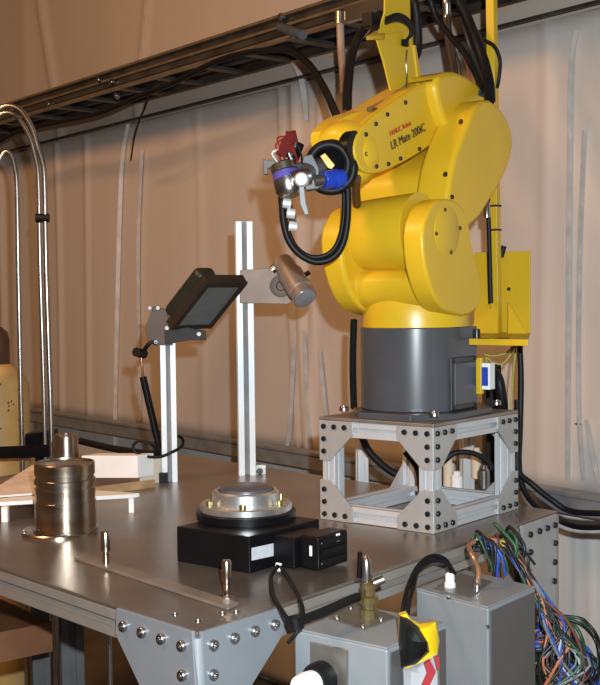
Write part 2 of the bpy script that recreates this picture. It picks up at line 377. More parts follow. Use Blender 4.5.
for cp, a, b_ in ((C0, tl, trr), (CR, tl, -trr), (CL, -tl, trr), (CB, -tl, -trr)):
    c = V((cp.x, cp.y, 0)) + a * .041 + b_ * .041
    extr(c, c + uz * (TZ - .0065), .08, nl, tab, 'leg', mat('leg_aluminium', (.5, .5, .5), .35, .7) if cp is C0 else fr)
# lower shelf rails
for cp, cq, a in ((C0, CL, nl), (C0, CR, nr), (CR, CB, -nl), (CL, CB, -nr)):
    extr(V((cp.x, cp.y, .25)) - a * .045, V((cq.x, cq.y, .25)) - a * .045, W4, a, tab, 'lower_rail', fr)
# corner gussets
def gusset_px(pts, p0, n_, name='gusset_plate', m_=PLATE, parent=tab, th_=.006, bolts=(), br=.0075, bm_=BOLTS):
    P = [PLN(x, y, p0 + n_ * th_, n_) for x, y in pts]
    g = MB().prism(P, -n_ * th_).build(name, m_, parent, bevel=.0012)
    for x, y in bolts: bolt(PLN(x, y, p0 + n_ * th_, n_), n_, br, bm_, parent)
    return g
pl0 = C0 + nl * .0015; pr0 = C0 + nr * .0015
GP = mat('pale_grey_gusset', (.27, .285, .31), .45, .3, var=.06)
gusset_px([(116, 608), (192, 631.5), (198, 730), (160, 730), (115, 634)], pl0, nl, m_=GP, bolts=[(124.5, 626), (143, 632), (162.5, 638.5), (183, 645.5), (183.5, 675), (184.5, 704)])
gusset_px([(202, 632), (281, 607.5), (288, 627), (225, 730), (206, 730)], pr0, nr, m_=GP, bolts=[(212.5, 645), (233.5, 638), (254, 631), (274, 624.5), (212.5, 674.5), (214, 703)])
gusset_px([(522, 526), (557, 514), (556, 612), (545, 605), (526, 560)], pr0, nr, bolts=[(530, 534.5), (539, 531), (547, 528), (554.5, 525), (555, 543), (554.5, 562), (554, 581), (530, 552)], br=.006, bm_=BOLTM)
pc_ = V((C0.x, C0.y, 0)) + (tl + trr).normalized() * .005
MB().cyl(pc_ + uz * .3, pc_ + uz * (TZ - .0065), .0095, n=20).build('corner_strip', mat('corner_aluminium', (.5, .51, .53), .4, .4), tab)
for px, py in ((175, 614.5), (222.5, 613.5), (198, 621), (236, 612)):
    bolt(G(px, py), uz, .005, BOLTS, tab, .0015, 'cap_screw')

# strip and pins
a_, b_, c_, d_ = G(74, 560), G(228, 611), G(238, 606), G(84, 556)
MB().prism([p + uz * .0005 for p in (a_, b_, c_, d_)], uz * .005).build('flat_bar', mat('dull_bar', (.46, .40, .34), .4, .7), bevel=.001, label='flat metal bar lying on the tabletop between the two upright pins', cat='bar')
def pin(px, pyb, pyt, r, label):
    p = G(px, pyb); h = AT(px, pyt, p.y).z - TZ
    t = thing('dowel_pin', p, label, 'pin')
    z0 = .0055 if px > 200 else 0
    MB().lathe(p + uz * 0, uz, [(r * .75, 0), (r * .75, h * .36), (r * .6, h * .37), (r * .6, h * .42), (r, h * .44), (r, h * .95), (r * .8, h)], 20).build('shank', mat('pin_steel', (.62, .50, .42), .22, 1), t)
    MB().lathe(p, uz, [(r * 1.5, 0), (r * 1.5, .002), (r * 1.2, .003)], 20).build('collar', STEEL, t)
pin(106, 567, 531, .0078, 'short steel dowel pin standing on the tabletop beside the turned steel vessel')
pin(227, 597, 560, .0072, 'short steel dowel pin near the front corner of the table before the black rotary stage')

# ------------------------------------------------------------------ rotary stage
f0 = G(249.6, 574); l0 = G(177, 561.5)
sa = (f0 - l0).normalized(); sb = trr; hS = AT(249.6, 537, f0.y).z - TZ
wS = (f0 - l0).length; dS = .175
st = thing('rotary_stage', (f0 + l0) / 2 + sb * dS / 2, 'low black rotary stage with a silver turntable and black motor on the tabletop', 'rotary stage')
MB().prism([f0, f0 + sb * dS, l0 + sb * dS, l0], uz * hS).build('housing', BLKM, st, bevel=.002)
cc = G(246, 512, TZ + hS + .008); cc = V((cc.x, cc.y, TZ + hS))
Rr = (AT(291, 512, cc.y) - AT(199, 512, cc.y)).length / 2
MB().lathe(cc, uz, [(Rr * 1.08, 0), (Rr * 1.08, .012), (Rr * 1.02, .013)], 48).build('bearing_ring', BLKM, st)
AR = mat('bright_turntable', (.78, .76, .74), .3, .9, var=.1)
MB().lathe(cc, uz, [(Rr * .97, .012), (Rr, .014), (Rr, .023), (Rr * .97, .025), (Rr * .74, .025), (Rr * .72, .044), (Rr * .68, .047), (Rr * .62, .047), (Rr * .6, .043)], 56).build('turntable', AR, st, sharp=30)
MB().lathe(cc, uz, [(Rr * .58, .044), (Rr * .58, .050), (Rr * .5, .053), (.001, .054)], 40).build('top_disc', mat('grey_disc', (.2, .2, .23), .35, .6), st)
for i in range(6):
    a = i * math.pi / 3 + .5; bolt(cc + V((math.cos(a), math.sin(a), 0)) * Rr * .86 + uz * .024, uz, .006, BRASS, st, .009, 'clamp_screw')
# label and connector face
sn = V((sb.y, -sb.x, 0)); sn = sn if sn.dot(sa) > 0 else -sn
P = [PLN(x, y, f0 + sn * .001, sn) for x, y in ((252, 548), (275, 543), (275.5, 555.5), (252, 560.5))]
MB().prism(P, -sn * .0009).build('sticker', LABELM, st, label='small white printed sticker')
mc = PLN(284, 560, f0, sn)
m0 = G(287, 569); 
mo = sb * .11; mu = (m0 - f0 - sb * (m0 - f0).dot(sb))
mp0 = f0 + sb * ((m0 - f0).dot(sb))
q0 = f0 + sb * .055 + uz * .004; 
b = MB().prism([q0 + sn * .001, q0 + sb * .085 + sn * .001, q0 + sb * .085 + sn * .045, q0 + sn * .045], uz * (hS * .82)); mt_ = b.build('motor_mount', BLKM, st, bevel=.002)
b = MB().prism([q0 + sb * .012 + sn * .045, q0 + sb * .088 + sn * .045, q0 + sb * .088 + sn * .085, q0 + sb * .012 + sn * .085], uz * (hS * .9)); b.build('motor', BLKM, st, bevel=.004)
for i in range(3):
    z_ = .012 + i * .016
    MB().box(q0 + sb * .05 + sn * .087 + uz * z_, sb * .03, sn * .002, uz * .004).build('fin', BLK, st)
for dx in (.02, .078):
    for z_ in (.01, .042): bolt(q0 + sb * dx + sn * .085 + uz * z_, sn, .0035, BOLTM, st)
MB().box(q0 + sb * .011 + sn * .07 + uz * .03, sb * .001, sn * .002, uz * .008).build('white_mark', WHITE, st)
MB().box(q0 + sb * .06 + sn * .0862 + uz * .045, sb * .004, sn * .001, uz * .006).build('white_mark', WHITE, st)
cp = AT(279, 563, 1.70)
MB().cyl(cp, cp - uz * .012 - sb * .004, .005).build('plug', WHITE, st, label='small white plug')
D1 = f0.y
cable('cable', [AT(278, 566, 1.69), AT(271, 577, 1.66), AT(273, 595, 1.56), AT(282, 611, 1.475), AT(292, 624, 1.45), AT(300, 629, 1.45)], .0034, BLK, 'black cable from the rotary stage plug, left strand of the hanging loop')
cable('cable', [AT(281, 567, 1.69), AT(292, 584, 1.60), AT(301, 602, 1.50), AT(303, 615, 1.46), AT(298, 630, 1.44), AT(288, 643, 1.44)], .0028, BLK, 'black cable from the rotary stage plug, right strand of the hanging loop')
cable('cable', [AT(288, 621, 1.44), AT(300, 620, 1.45), AT(320, 613, 1.48), AT(345, 602, 1.53), AT(358, 597, 1.55)], .0065, BLK, 'thick black cable lying across from the hanging loop to the brass gland')
MB().cyl(AT(294, 617, 1.443), AT(297, 629, 1.443), .010).build('cable_clip', BLK, label='small black clip gathering the cables at the table edge', cat='clip')

# ------------------------------------------------------------------ turned vessel
vc = G(66, 532); k_ = vc.y / FPX
def vh(py): return AT(63, py, vc.y).z - TZ
rv = 30.5 * k_
ve = thing('turned_vessel', vc, 'shiny turned steel vessel with a round foot flange standing on the table at left', 'vessel')
fo_ = V((-.013, 0, 0))
MB().lathe(vc + fo_, uz, [(rv * 1.22, 0), (rv * 1.22, .004), (rv * 1.19, .006)], 64).build('flange', TURN, ve, sharp=30)
MB().lathe(vc, uz, [(rv * 1.06, .005), (rv * 1.06, .009), (rv * 1.0, .0095), (rv, vh(500)), (rv * .985, vh(499.8)), (rv * .985, vh(487)), (rv * .94, vh(486.8))], 72).build('body', TURN, ve, sharp=20)
MB().lathe(vc, uz, [(rv * .94, vh(487)), (rv * .94, vh(483)), (rv * 1.0, vh(482.5)), (rv * 1.0, vh(478.5)), (rv * .95, vh(478)), (rv * .95, vh(474)), (rv * .985, vh(473.5)), (rv * .985, vh(463)), (rv * .96, vh(461.6)), (rv * .90, vh(461.5)), (rv * .89, vh(463)), (.001, vh(463.2))], 72).build('lid', TURN, ve, sharp=20)
for i in range(4):
    a = i * math.pi / 2 + .4; bolt(vc + V((math.cos(a), math.sin(a), 0)) * rv * 1.13 + fo_ + uz * .006, uz, .004, BOLTS, ve, .003)
# small cylinder behind
p = G(67, 482); hz = AT(67, 434, p.y).z - TZ; r_ = 12 * p.y / FPX
MB().lathe(p, uz, [(r_, 0), (r_, hz * .93), (r_ * .9, hz), (r_ * .6, hz), (r_ * .55, hz * .95)], 32).build('steel_bushing', TURN, label='small turned steel cylinder half hidden behind the steel vessel', cat='cylinder')

# ------------------------------------------------------------------ white slabs and blocks
def slab(name, pts, z0, z1, m_, label, cat, bev=.0015):
    P = [G(x, y, z0) for x, y in pts]; return MB().prism(P, uz * (z1 - z0)).build(name, m_, bevel=bev, label=label, cat=cat)
def hexrect(px0, py0, px1, py1, dep):   # front edge pixels on table; goes back along trr
    a = G(px0, py0); b = G(px1, py1); return a, b, b + trr * dep, a + trr * dep
def block(name, px0, py0, px1, py1, dep, z0, h, m_, label, cat, parent=None, bev=.001):
    a = G(px0, py0, z0); b = G(px1, py1, z0)
    return MB().prism([a, b, b + trr * dep, a + trr * dep], uz * h).build(name, m_, parent, bevel=bev, label=label, cat=cat)
block('wood_plank', 84, 497, 139, 490, .05, TZ + .0, .018, WOOD, 'pale wooden plank under the white foam slab at the back of the table', 'plank')
block('foam_slab', 82, 478, 138, 478, .05, TZ + .019, .052, WHITE, 'thick white foam slab lying on a wooden plank behind the steel vessel', 'slab')
block('cream_block', 139.5, 484, 158, 483, .018, TZ, .060, CREAM, 'cream coloured block standing beside the foot of the shorter aluminium post', 'block')
wb = thing('white_shelf_board', G(70, 512), 'thin white board on short white feet lying behind the steel vessel', 'board')
bz = TZ + .03
q1, q2 = G(-30, 508, bz), G(134, 498, bz)
MB().prism([q1, q2, q2 + trr * .015, q1 + trr * .22], uz * .008).build('board', WHITE, wb, bevel=.001)
MB().box(q2 + V((-.006, .006, -.0155)), (.005, 0, 0), (0, .005, 0), (0, 0, .0145)).build('foot', WHITE, wb)
q3 = G(6, 507, bz); MB().box(q3 + V((-.004, .008, -.0155)), (.006, 0, 0), (0, .006, 0), (0, 0, .0145)).build('foot', WHITE, wb)
a, b_ = G(-20, 499, TZ + .04), G(60, 493, TZ + .04)
MB().prism([a, b_, AT(82, 459, 2.75), AT(40, 462, 2.75)], uz * .004).build('paper_sheet', mat('pinkish_paper', (.88, .79, .74), .7), label='pale pinkish sheet leaning back between the gas cylinder and the steel vessel', cat='sheet')

# ------------------------------------------------------------------ gas cylinder, black shelf and pipes
gd = 3.25; gp = AT(-5, 440, gd); gk = gd / FPX; gr = 35 * gk
def gh(py): return AT(-5, py, gd).z
gc = thing('gas_cylinder', (gp.x, gp.y, 0), 'tan gas cylinder with a dark brown cap behind the left end of the table', 'gas cylinder')
MB().lathe((gp.x, gp.y, 0), uz, [(gr * .9, 0), (gr, .02), (gr, gh(392)), (gr * .97, gh(384)), (gr * .85, gh(375)), (gr * .62, gh(368)), (gr * .5, gh(364))], 40).build('shell', TANK, gc, sharp=60)
MB().lathe((gp.x, gp.y, 0), uz, [(gr * .47, gh(366)), (gr * .47, gh(340)), (gr * .42, gh(332)), (gr * .25, gh(327)), (.001, gh(326))], 32).build('cap', CAPM, gc, sharp=60)
for i in range(16):
    a = -math.pi / 2 + random.uniform(-.2, 1.3); z = gh(random.uniform(378, 435)); MB().lathe(V((gp.x, gp.y, z)) + V((math.cos(a), math.sin(a), 0)) * gr * .96, V((math.cos(a), math.sin(a), 0)), [(random.uniform(.003, .009), 0), (.003, gr * .045)], 7).build('rust_spot', RUST, gc)
sd = thing('cylinder_rack', AT(20, 455, 2.95).xy.to_3d(), 'black shelf rail holding the gas cylinder behind the white boards', 'rack')
a, b_ = AT(-30, 454, 2.9), AT(72, 450, 2.98)
MB().tube([a, b_], .018, 6).build('bar', BLKM, sd)
a, b_ = AT(28, 444, 3.0), AT(56, 440, 3.05)
MB().box((a + b_) / 2, (b_ - a) / 2, (0, .03, 0), (0, 0, .03)).build('bracket', BLKM, sd)
for px in (40,):
    p = AT(px, 455, 3.0); MB().box((p.x, p.y + .02, p.z / 2), (.015, 0, 0), (0, .015, 0), (0, 0, p.z / 2)).build('leg', BLKM, sd)
cable('black_bar_cable', [AT(80, 441, 2.9), AT(110, 448, 2.8), AT(135, 452, 2.7), AT(150, 454, 2.65), AT(160, 452, 2.6)], .009, BLK, 'black cable running behind the foam slab to the shorter post')
def hoop(pts, r, label, D, top):
    t = thing('bent_pipe', V((AT(*pts[-1], D).x, AT(*pts[-1], D).y, 0)), label, 'pipe')
    P = [AT(x, y, D) for x, y in pts]; P.append(V((P[-1].x, P[-1].y, .0)))
    MB().tube(P, r, 12).build('tube', STEEL, t, sharp=80); return t
h1 = hoop([(-52, 440), (-50, 300), (-46, 200), (-36, 155), (-16, 122), (-6, 113), (6, 106), (20, 110), (32, 128), (38, 148), (42, 160), (44.5, 180), (46, 260), (49, 360), (51.5, 440)], .0072, 'tall bent steel pipe, rightmost of the pipes at the left edge', 2.95, 0)
MB().cyl(AT(36, 218, 2.95), AT(49, 218, 2.95), .012).build('clamp', BLK, h1)
hoop([(-62, 440), (-60, 300), (-54, 210), (-42, 165), (-22, 135), (-8, 122), (4, 113), (17, 117), (29, 135), (35, 155), (38.5, 180), (40, 260), (43, 360), (45, 440)], .0062, 'tall bent steel pipe clamped just left of the rightmost pipe', 2.99, 0)
hoop([(-16, 440), (-14, 300), (-10, 210), (-6, 178), (-2, 162), (5, 152), (11, 155), (15, 168), (17, 190), (18.5, 280), (21, 400), (22, 440)], .0065, 'shorter bent steel pipe nearest the left edge of the photo', 3.1, 0)

# wooden crate, posts under the table
p = AT(10, 640, 2.3)
cr_ = thing('wooden_box', AT(0, 640, 2.2).xy.to_3d(), 'orange brown wooden board box below the left end of the table', 'box')
a = AT(52, 622, 2.2); 
MB().prism([a, a + V((-.16, -.12, 0)), a + V((-.5, .15, 0)), a + V((-.3, .35, 0))], -uz * .06).build('top_board', WOODD, cr_)
MB().prism([a - uz * .061 + V((-.16, -.08, 0)), a - uz * .061 + V((-.18, -.07, 0)), a - uz * .061 + V((-.45, .15, 0)), a - uz * .061 + V((-.43, .16, 0))], -uz * (a.z - .062)).build('side_board', WOODD, cr_)
for px, wd, D, lab in ((41, .02, 2.5, 'dark grey steel post under the table nearest the wooden box'), (72, .025, 2.4, 'grey steel post under the table right of the dark post')):
    p = AT(px, 660, D); extr((p.x, p.y, 0), (p.x, p.y, .88), wd * 2, (1, .3, 0), None, 'support_post', mat('dull_post', (.13, .13, .13), .5, .5), label=lab, cat='post')
p = AT(110, 660, 1.75); MB().cyl((p.x, p.y, 0), (p.x, p.y, TZ - .06), .0035).build('thin_rod', STEEL, label='thin bright metal rod hanging under the front table rail', cat='rod')

# ------------------------------------------------------------------ posts, light panel, camera
pp = G(170, 481); wP = 15.5 * pp.y / FPX
short = thing('short_post', pp, 'shorter slotted aluminium post carrying the dark light panel', 'post')
zt1 = AT(170, 343, pp.y).z
extr(pp, (pp.x, pp.y, zt1), wP, (1, .12, 0), short, 'extrusion', strip=short)
MB().box(pp + V((-.012, -.022, .012)), (.010, 0, 0), (0, .008, 0), (0, 0, .012)).build('foot_bracket', BLKM, short)
tp = G(247, 474); wT = 17 * tp.y / FPX; zt2 = AT(247, 222, tp.y).z
tall = thing('tall_post', tp, 'taller slotted aluminium post carrying the small camera', 'post')
extr(tp, (tp.x, tp.y, zt2), wT, (1, .12, 0), tall, 'extrusion', strip=tall)
bolt(tp + V((.032, -.01, .008)), V((0, -1, 0)), .008, BOLTM, tall)
MB().box(tp + V((.035, .0, .012)), (.012, 0, 0), (0, .012, 0), (0, 0, .012)).build('foot_bracket', PLATE, tall, bevel=.001)
# light panel
Dp = pp.y - .03
TL, TR, BL = AT(206, 281, Dp - .09), AT(247, 281, Dp - .02), AT(169.5, 328, Dp - .03)
pu = (TR - TL); pv = (BL - TL); pn = pu.cross(pv).normalized()
if pn.y > 0: pn = -pn
pl = thing('light_panel', TL.lerp(BL, .8), 'dark framed rectangular light panel tilted on top of the shorter post', 'lamp')
def pq(u, v, d=0): return TL + pu * u + pv * v + pn * d
MB().prism([pq(0, 0, .0), pq(1, 0, .0), pq(1, 1, .0), pq(0, 1, .0)], -pn * .022).build('frame', mat('dark_frame', (.03, .022, .016), .5, spec=.3), pl, bevel=.002)
for (u0, v0, u1, v1) in ((0, 0, 1, .10), (0, .93, 1, 1), (0, .1, .12, .93), (.90, .1, 1, .93)):
    MB().prism([pq(u0, v0, .001), pq(u1, v0, .001), pq(u1, v1, .001), pq(u0, v1, .001)], pn * .005).build('bezel', mat('dark_bezel', (.03, .022, .016), .5, spec=.3), pl)
MB().prism([pq(.1, .08, .0005), pq(.92, .08, .0005), pq(.92, .95, .0005), pq(.1, .95, .0005)], pn * .002).build('diffuser', GLASS, pl, label='grey diffuser glass')
MB().prism([pq(.0, .03, -.023), pq(.45, .03, -.023), pq(.45, .95, -.023), pq(0, .95, -.023)], -pn * .034).build('housing', OLIVE, pl, bevel=.013, seg=5)
Db = pp.y - wP / 2 - .004
P = [AT(x, y, Db) for x, y in ((154, 306), (166, 309), (172, 325), (173, 345), (150, 345), (146, 328))]
MB().prism(P, (0, -.012, 0)).build('mounting_bracket', BROWN, pl, bevel=.001)
P = [AT(x, y, Db - .014) for x, y in ((165, 331), (188, 327), (206, 331), (206, 340), (190, 340), (166, 344))]
MB().prism(P, (0, -.012, 0)).build('arm', mat('dark_arm', (.015, .012, .010), .5, spec=.3), pl, bevel=.001)
for x, y in ((156, 342), (167, 328), (150, 308), (158, 308), (199, 334)): bolt(AT(x, y, Db - (.026 if x > 160 else .012)), V((0, -1, 0)), .005, BOLTS if x != 199 else WHITE, pl)
MB().cyl(AT(203, 282, Dp), AT(218, 278, Dp - .02), .008).build('lug', BROWN, pl)
MB().cyl(AT(136, 352, Db - .03), AT(144, 354, Db), .011).build('cable_gland', BLK, pl)
cable('cable', [AT(143, 352, Db), AT(148, 345, Db - .01), AT(152, 342, Db - .01), AT(157, 344, Db - .01)], .005, BLK, None, parent=pl)
cable('cable', [AT(141, 356, Db - .01), AT(142, 366, Db - .01), AT(143, 377, Db)], .003, COPPER, 'short copper coloured wire between the light panel gland and the black tube', 'wire')
tb_ = thing('black_tube', G(158, 478), 'slim black tube leaning beside the shorter post', 'tube')
MB().cyl(AT(143, 377, Db), AT(157, 438, Db + .02), .0085).build('barrel', BLKM, tb_)
MB().cyl(AT(157, 438, Db + .02), AT(161, 456, Db + .03), .007).build('tip', BLK, tb_)
cable('cable', [AT(160, 452, Db), AT(150, 444, Db - .02), AT(139, 441, Db - .02), AT(133, 447, Db - .02), AT(140, 455, Db - .02), AT(158, 457, Db - .02), AT(172, 452, Db - .02), AT(182, 446, Db), AT(182, 438, Db + .03), AT(172, 436, Db + .05)], .0035, BLK, 'thin black cable looped around the shorter post above the cream block')

# camera on tall post
Dc = tp.y - wT / 2 - .003
cm = thing('inspection_camera', AT(275, 300, Dc), 'small cylindrical steel camera on a brown plate arm clamped to the taller post', 'camera')
P = [AT(x, y, Dc) for x, y in ((240, 270), (277, 268), (290, 275), (293, 300), (288, 304), (240, 303))]
MB().prism(P, (0, -.010, 0)).build('arm_plate', mat('taupe_plate', (.22, .16, .13), .5, .3), cm, bevel=.001)
MB().lathe(AT(281, 286, Dc - .010), (0, -1, 0), [(.027, 0), (.027, .008), (.020, .009), (.012, .009), (.010, .004)], 28).build('clamp_disc', BROWN, cm)
c1 = AT(284, 264, Dc - .02); c2 = AT(305, 298, Dc - .10)
ax = (c2 - c1); Lc = ax.length; rc = .030
MB().lathe(c1, ax, [(rc * .6, -.012), (rc * .8, -.008), (rc * .85, 0), (rc * .85, Lc * .3), (rc, Lc * .32), (rc, Lc * .8), (rc * .9, Lc * .82), (rc * .95, Lc), (rc * .85, Lc)], 32).build('barrel', mat('camera_steel', (.50, .42, .36), .32, .65), cm)
MB().lathe(c1, ax, [(rc * .84, Lc - .001), (rc * .84, Lc + .002), (.001, Lc + .004)], 32).build('lens', mat('pale_lens', (.5, .52, .56), .15, .5), cm)
MB().cyl(AT(272, 270, Dc - .02), AT(283, 262, Dc - .02), .010).build('knob', STEEL, cm)
MB().cyl(AT(303, 276, Dc - .03), AT(310, 272, Dc - .03), .006).build('side_screw', CAPM, cm)

# ------------------------------------------------------------------ pedestal
ped = thing('pedestal_frame', (PF + PB) / 2, 'cubic aluminium extrusion pedestal with bolted gusset plates under the robot', 'pedestal')
we = .030
cs = [PF, PR, PB, PLc]
cen = (PF + PB) / 2
def ins(p, z): 
    d1 = (cs[(cs.index(p) + 1) % 4] - p).normalized(); d2 = (cs[(cs.index(p) - 1) % 4] - p).normalized()
    return V((p.x, p.y, z)) + (d1 + d2) * (we / 2 + .004)
TOPT = .006
for p in cs: extr(ins(p, TZ), ins(p, ZP - TOPT), we, cs[1] - cs[0], ped, 'post')
for i in range(4):
    p, q = cs[i], cs[(i + 1) % 4]; d = (q - p).normalized()
    for z in (TZ + we / 2 + .001, ZP - TOPT - we / 2 - .001):
        extr(ins(p, z) + d * we / 2, ins(q, z) - d * we / 2, we, uz, ped, 'rail')
    n_ = V((d.y, -d.x, 0)); n_ = n_ if n_.dot(p - cen) > 0 else -n_
    GW = .078; e_ = .028; Lf = (q - p).length
    for (o_, sx, sz) in ((p + uz * .0, 1, 1), (q, -1, 1), (p + uz * (PH - TOPT), 1, -1), (q + uz * (PH - TOPT), -1, -1)):
        o_ = V(o_); X = d * sx; Z = uz * sz
        pts = [(0.0005, 0.0005), (GW, 0.0005), (GW, e_ * .9), (e_ * .9, GW), (0.0005, GW)]
        base = o_ - n_ * .004
        MB().prism([base + X * a + Z * b_ for a, b_ in pts], n_ * .004).build('gusset_plate', PLATE, ped, bevel=.0008)
        for a, b_ in ((.012, .012), (.036, .012), (.060, .012), (.012, .036), (.012, .060)):
            bolt(base + n_ * .004 + X * a + Z * b_, n_, .0052, BOLTM, ped)
MB().prism([V((p.x, p.y, ZP - TOPT)) for p in cs], uz * TOPT).build('top_plate', mat('top_plate_alu', (.36, .31, .27), .4, .6), ped, bevel=.001)

# ------------------------------------------------------------------ robot
rb = thing('robot_arm', OB, 'yellow six-axis industrial robot arm with a grey base bolted on the pedestal', 'robot')
BT = CZ - .012; zb = N(414, 328, .1).z - ZP     # height of the grey base
bp = .012
MB().prism(chaikin([RF(-.105, .135, 0), RF(.125, .135, 0), RF(.125, -.15, 0), RF(-.105, -.15, 0)], 1), uz * bp).build('base_plate', GREY, rb, bevel=.002)
for s_, t_ in ((-.09, .12), (.11, .12), (.11, -.13), (-.09, -.13)): bolt(RF(s_, t_, bp), uz, .009, BOLTS, rb, .008)
rad = .108; fx = rad * .90 + .004
pts = [RF(rad * math.sin(a), rad * math.cos(a), bp) for a in [math.radians(x) for x in range(-90, 91, 6)]]
pts = [RF(rad * math.sin(a), rad * math.cos(a), bp) for a in [math.radians(x) for x in range(-90, 52, 5)]] + [RF(fx - .003, rad * .52, bp), RF(fx, rad * .46, bp), RF(fx, -.066, bp), RF(-rad, -.066, bp)]
MB().prism(pts, uz * (zb - bp)).build('base', GREY, rb, bevel=.003, sharp=25)
MB().box(RF(fx + .003, .000, bp + .052), ra * .003, rn * .050, uz * .050).build('access_panel', DGREY, rb, bevel=.002)
MB().box(RF(fx + .008, .002, bp + .052), ra * .003, rn * .041, uz * .040).build('recess_cover', GREY, rb, bevel=.002)
for t_, z_ in ((-.043, .007), (.044, .007), (-.043, .097), (.044, .097)): bolt(RF(fx + .006, t_, bp + z_), ra, .0035, BOLTM, rb)
con = MB().box(RF(fx + .006, -.060, bp + .062), ra * .008, rn * .006, uz * .036).build('connector_block', YEL, rb, bevel=.002)
MB().box(RF(fx + .026, -.060, bp + .062), ra * .009, rn * .012, uz * .026).build('connector', WHITE, con, bevel=.002)
MB().box(RF(fx + .026, -.047, bp + .062), ra * .006, rn * .002, uz * .018).build('connector_face', BLUE, con)
# skirt and turret
sk = MB().lathe(RF(0, 0, 0), uz, [(rad * .97, zb), (rad * .97, zb + .028), (rad * .93, zb + .045), (rad * .85, zb + .075)], 48).build('turret_skirt', YEL, rb, bevel=0, sharp=50)
cheek = [(430, 207.7), (438, 200), (447, 198), (457, 201), (465, 209), (470, 226), (473, 250), (479, 270), (482.5, 288), (481, 305), (468, 317), (450, 313.5), (438.6, 305), (430, 286), (424, 260), (422.5, 228)]
so = .112
ck = [S(x, y, so) for x, y in cheek]
MB().prism(chaikin(ck, 1), -ra * .044).build('right_cheek', YEL, rb, bevel=.006, seg=4)
lk = [p - ra * (so + .116) for p in ck]
MB().prism(chaikin(lk, 1), ra * .05).build('left_cheek', YEL, rb, bevel=.010, seg=4)
J2 = S(447, 231, so); J2c = J2 - OB; tz2 = J2c.dot(rn); zz2 = J2c.z
# hub bolts on the cheek
for x, y in ((435.6, 233.7), (444.3, 209.8), (459.4, 228), (450.3, 252.3)): bolt(S(x, y, so), ra, .0038, BOLTM, rb)
MB().lathe(J2 - ra * .002, ra, [(.047, 0), (.047, .0028), (.0455, .0035)], 48).build('joint_cover', YEL, rb)
# body between cheeks (saddle)
pts = [(tz2 + .035, zz2 - .07), (tz2 + .045, zz2 - .105), (tz2 + .01, zb + .03), (-.085, zb + .03), (-.10, zz2 - .06), (-.06, zz2 - .02)]
MB().prism([RF(-.10, p.x, p.y) for p in chaikin([V((a, b_, 0)) for a, b_ in pts], 2)], ra * .18).build('turret_body', YEL, rb, bevel=.006, seg=3)
MB().lathe(RF(0, 0, 0), uz, [(rad * .86, zb + .03), (rad * .92, zb + .06), (rad * .9, zb + .085), (rad * .7, zb + .10)], 40).build('turret_neck', YEL, rb)
# shoulder drum
MB().lathe(RF(-.108, tz2, zz2), ra, [(.050, -.006), (.060, 0), (.064, .012), (.070, .08), (.075, .165)], 48).build('shoulder_drum', YEL, rb, sharp=60)
# upper arm slab (right side)
arm = [(487, 97), (501, 107), (511, 124), (514.5, 144), (510, 165), (501, 184), (490, 202), (480, 218), (468, 228), (452, 226), (446, 214), (449, 190), (452, 170), (456, 154), (463, 136), (469, 122), (474, 108)]
sr = .085
ap = [S(x, y, sr) for x, y in arm]
MB().prism(chaikin(ap, 1), -ra * .075).build('upper_arm', YEL, rb, bevel=.010, seg=5)
# arm root: wide casting between slab and left side, under the forearm
root = [(470, 140), (484, 165), (482, 190), (470, 212), (452, 222), (434, 214), (430, 196), (430, 176), (436, 164), (452, 144)]
rp = [S(x, y, .03) for x, y in root]
MB().prism(chaikin(rp, 1), -ra * .178).build('arm_root', YEL, rb, bevel=.014, seg=5)
# elbow
el = [(434, 76), (452, 70), (466, 74), (480, 84), (489, 98), (494, 118), (488, 138), (470, 146), (452, 138), (440, 110)]
ep = [S(x, y, .035) for x, y in el]
MB().prism(chaikin(ep, 1), -ra * .085).build('elbow_housing', YEL, rb, bevel=.014, seg=5)
for x, y in ((460.5, 121.5), (445, 174), (451.5, 197)): bolt(S(x, y, sr), ra, .0045, BOLTM, rb)
# forearm
fo = [(354, 150), (356, 138), (362, 128), (375, 115.5), (392, 103), (406, 94), (420, 85), (432, 78), (446, 76), (452, 84), (452, 108), (449, 128), (436, 142), (417, 155), (397, 166), (378, 174), (365, 173), (357, 163)]
sf = .012
fp = [S(x, y, sf) for x, y in fo]
MB().prism(chaikin(fp, 1), -ra * .012).build('forearm_cover', YEL, rb, bevel=.004, seg=3)
fb = [(349, 150), (352, 136), (362, 124), (378, 112), (404, 92), (434, 76), (456, 76), (462, 100), (456, 130), (436, 144), (410, 160), (380, 176), (362, 176), (352, 166)]
fbp = [S(x, y, sf - .013) for x, y in fb]
MB().prism(chaikin(fbp, 1), -ra * .085).build('forearm', YEL, rb, bevel=.014, seg=5)
for x, y in ((365.5, 134.5), (375.5, 124), (387, 114.5), (405, 102.5), (434.5, 85.5), (439.5, 94), (365.3, 154), (376, 166.5), (388, 164), (400, 158.5), (419, 149), (446.5, 131)): bolt(S(x, y, sf), ra, .0042, BOLTM, rb)
xd = S(430, 123, sf) - S(387, 147, sf); yd = uz
tcx = S(408, 136.5, sf) + ra * .0012
text('LR Mate 200iC', tcx, xd, yd, .0225, TXTD, rb, label='dark model lettering')
text('FANUC Robot', S(400, 128.5, sf) + ra * .0012, xd, yd, .0135, TXTR, rb, label='small red lettering')
MB().tube([S(368, 109, -.03), S(385, 100, -.03), S(400, 90, -.03), S(408, 84, -.03)], .003).build('wire', COPPER, rb)
MB().box(S(373, 110, -.02), rn * .012, ra * .006, uz * .004).build('clip', STEEL, rb)

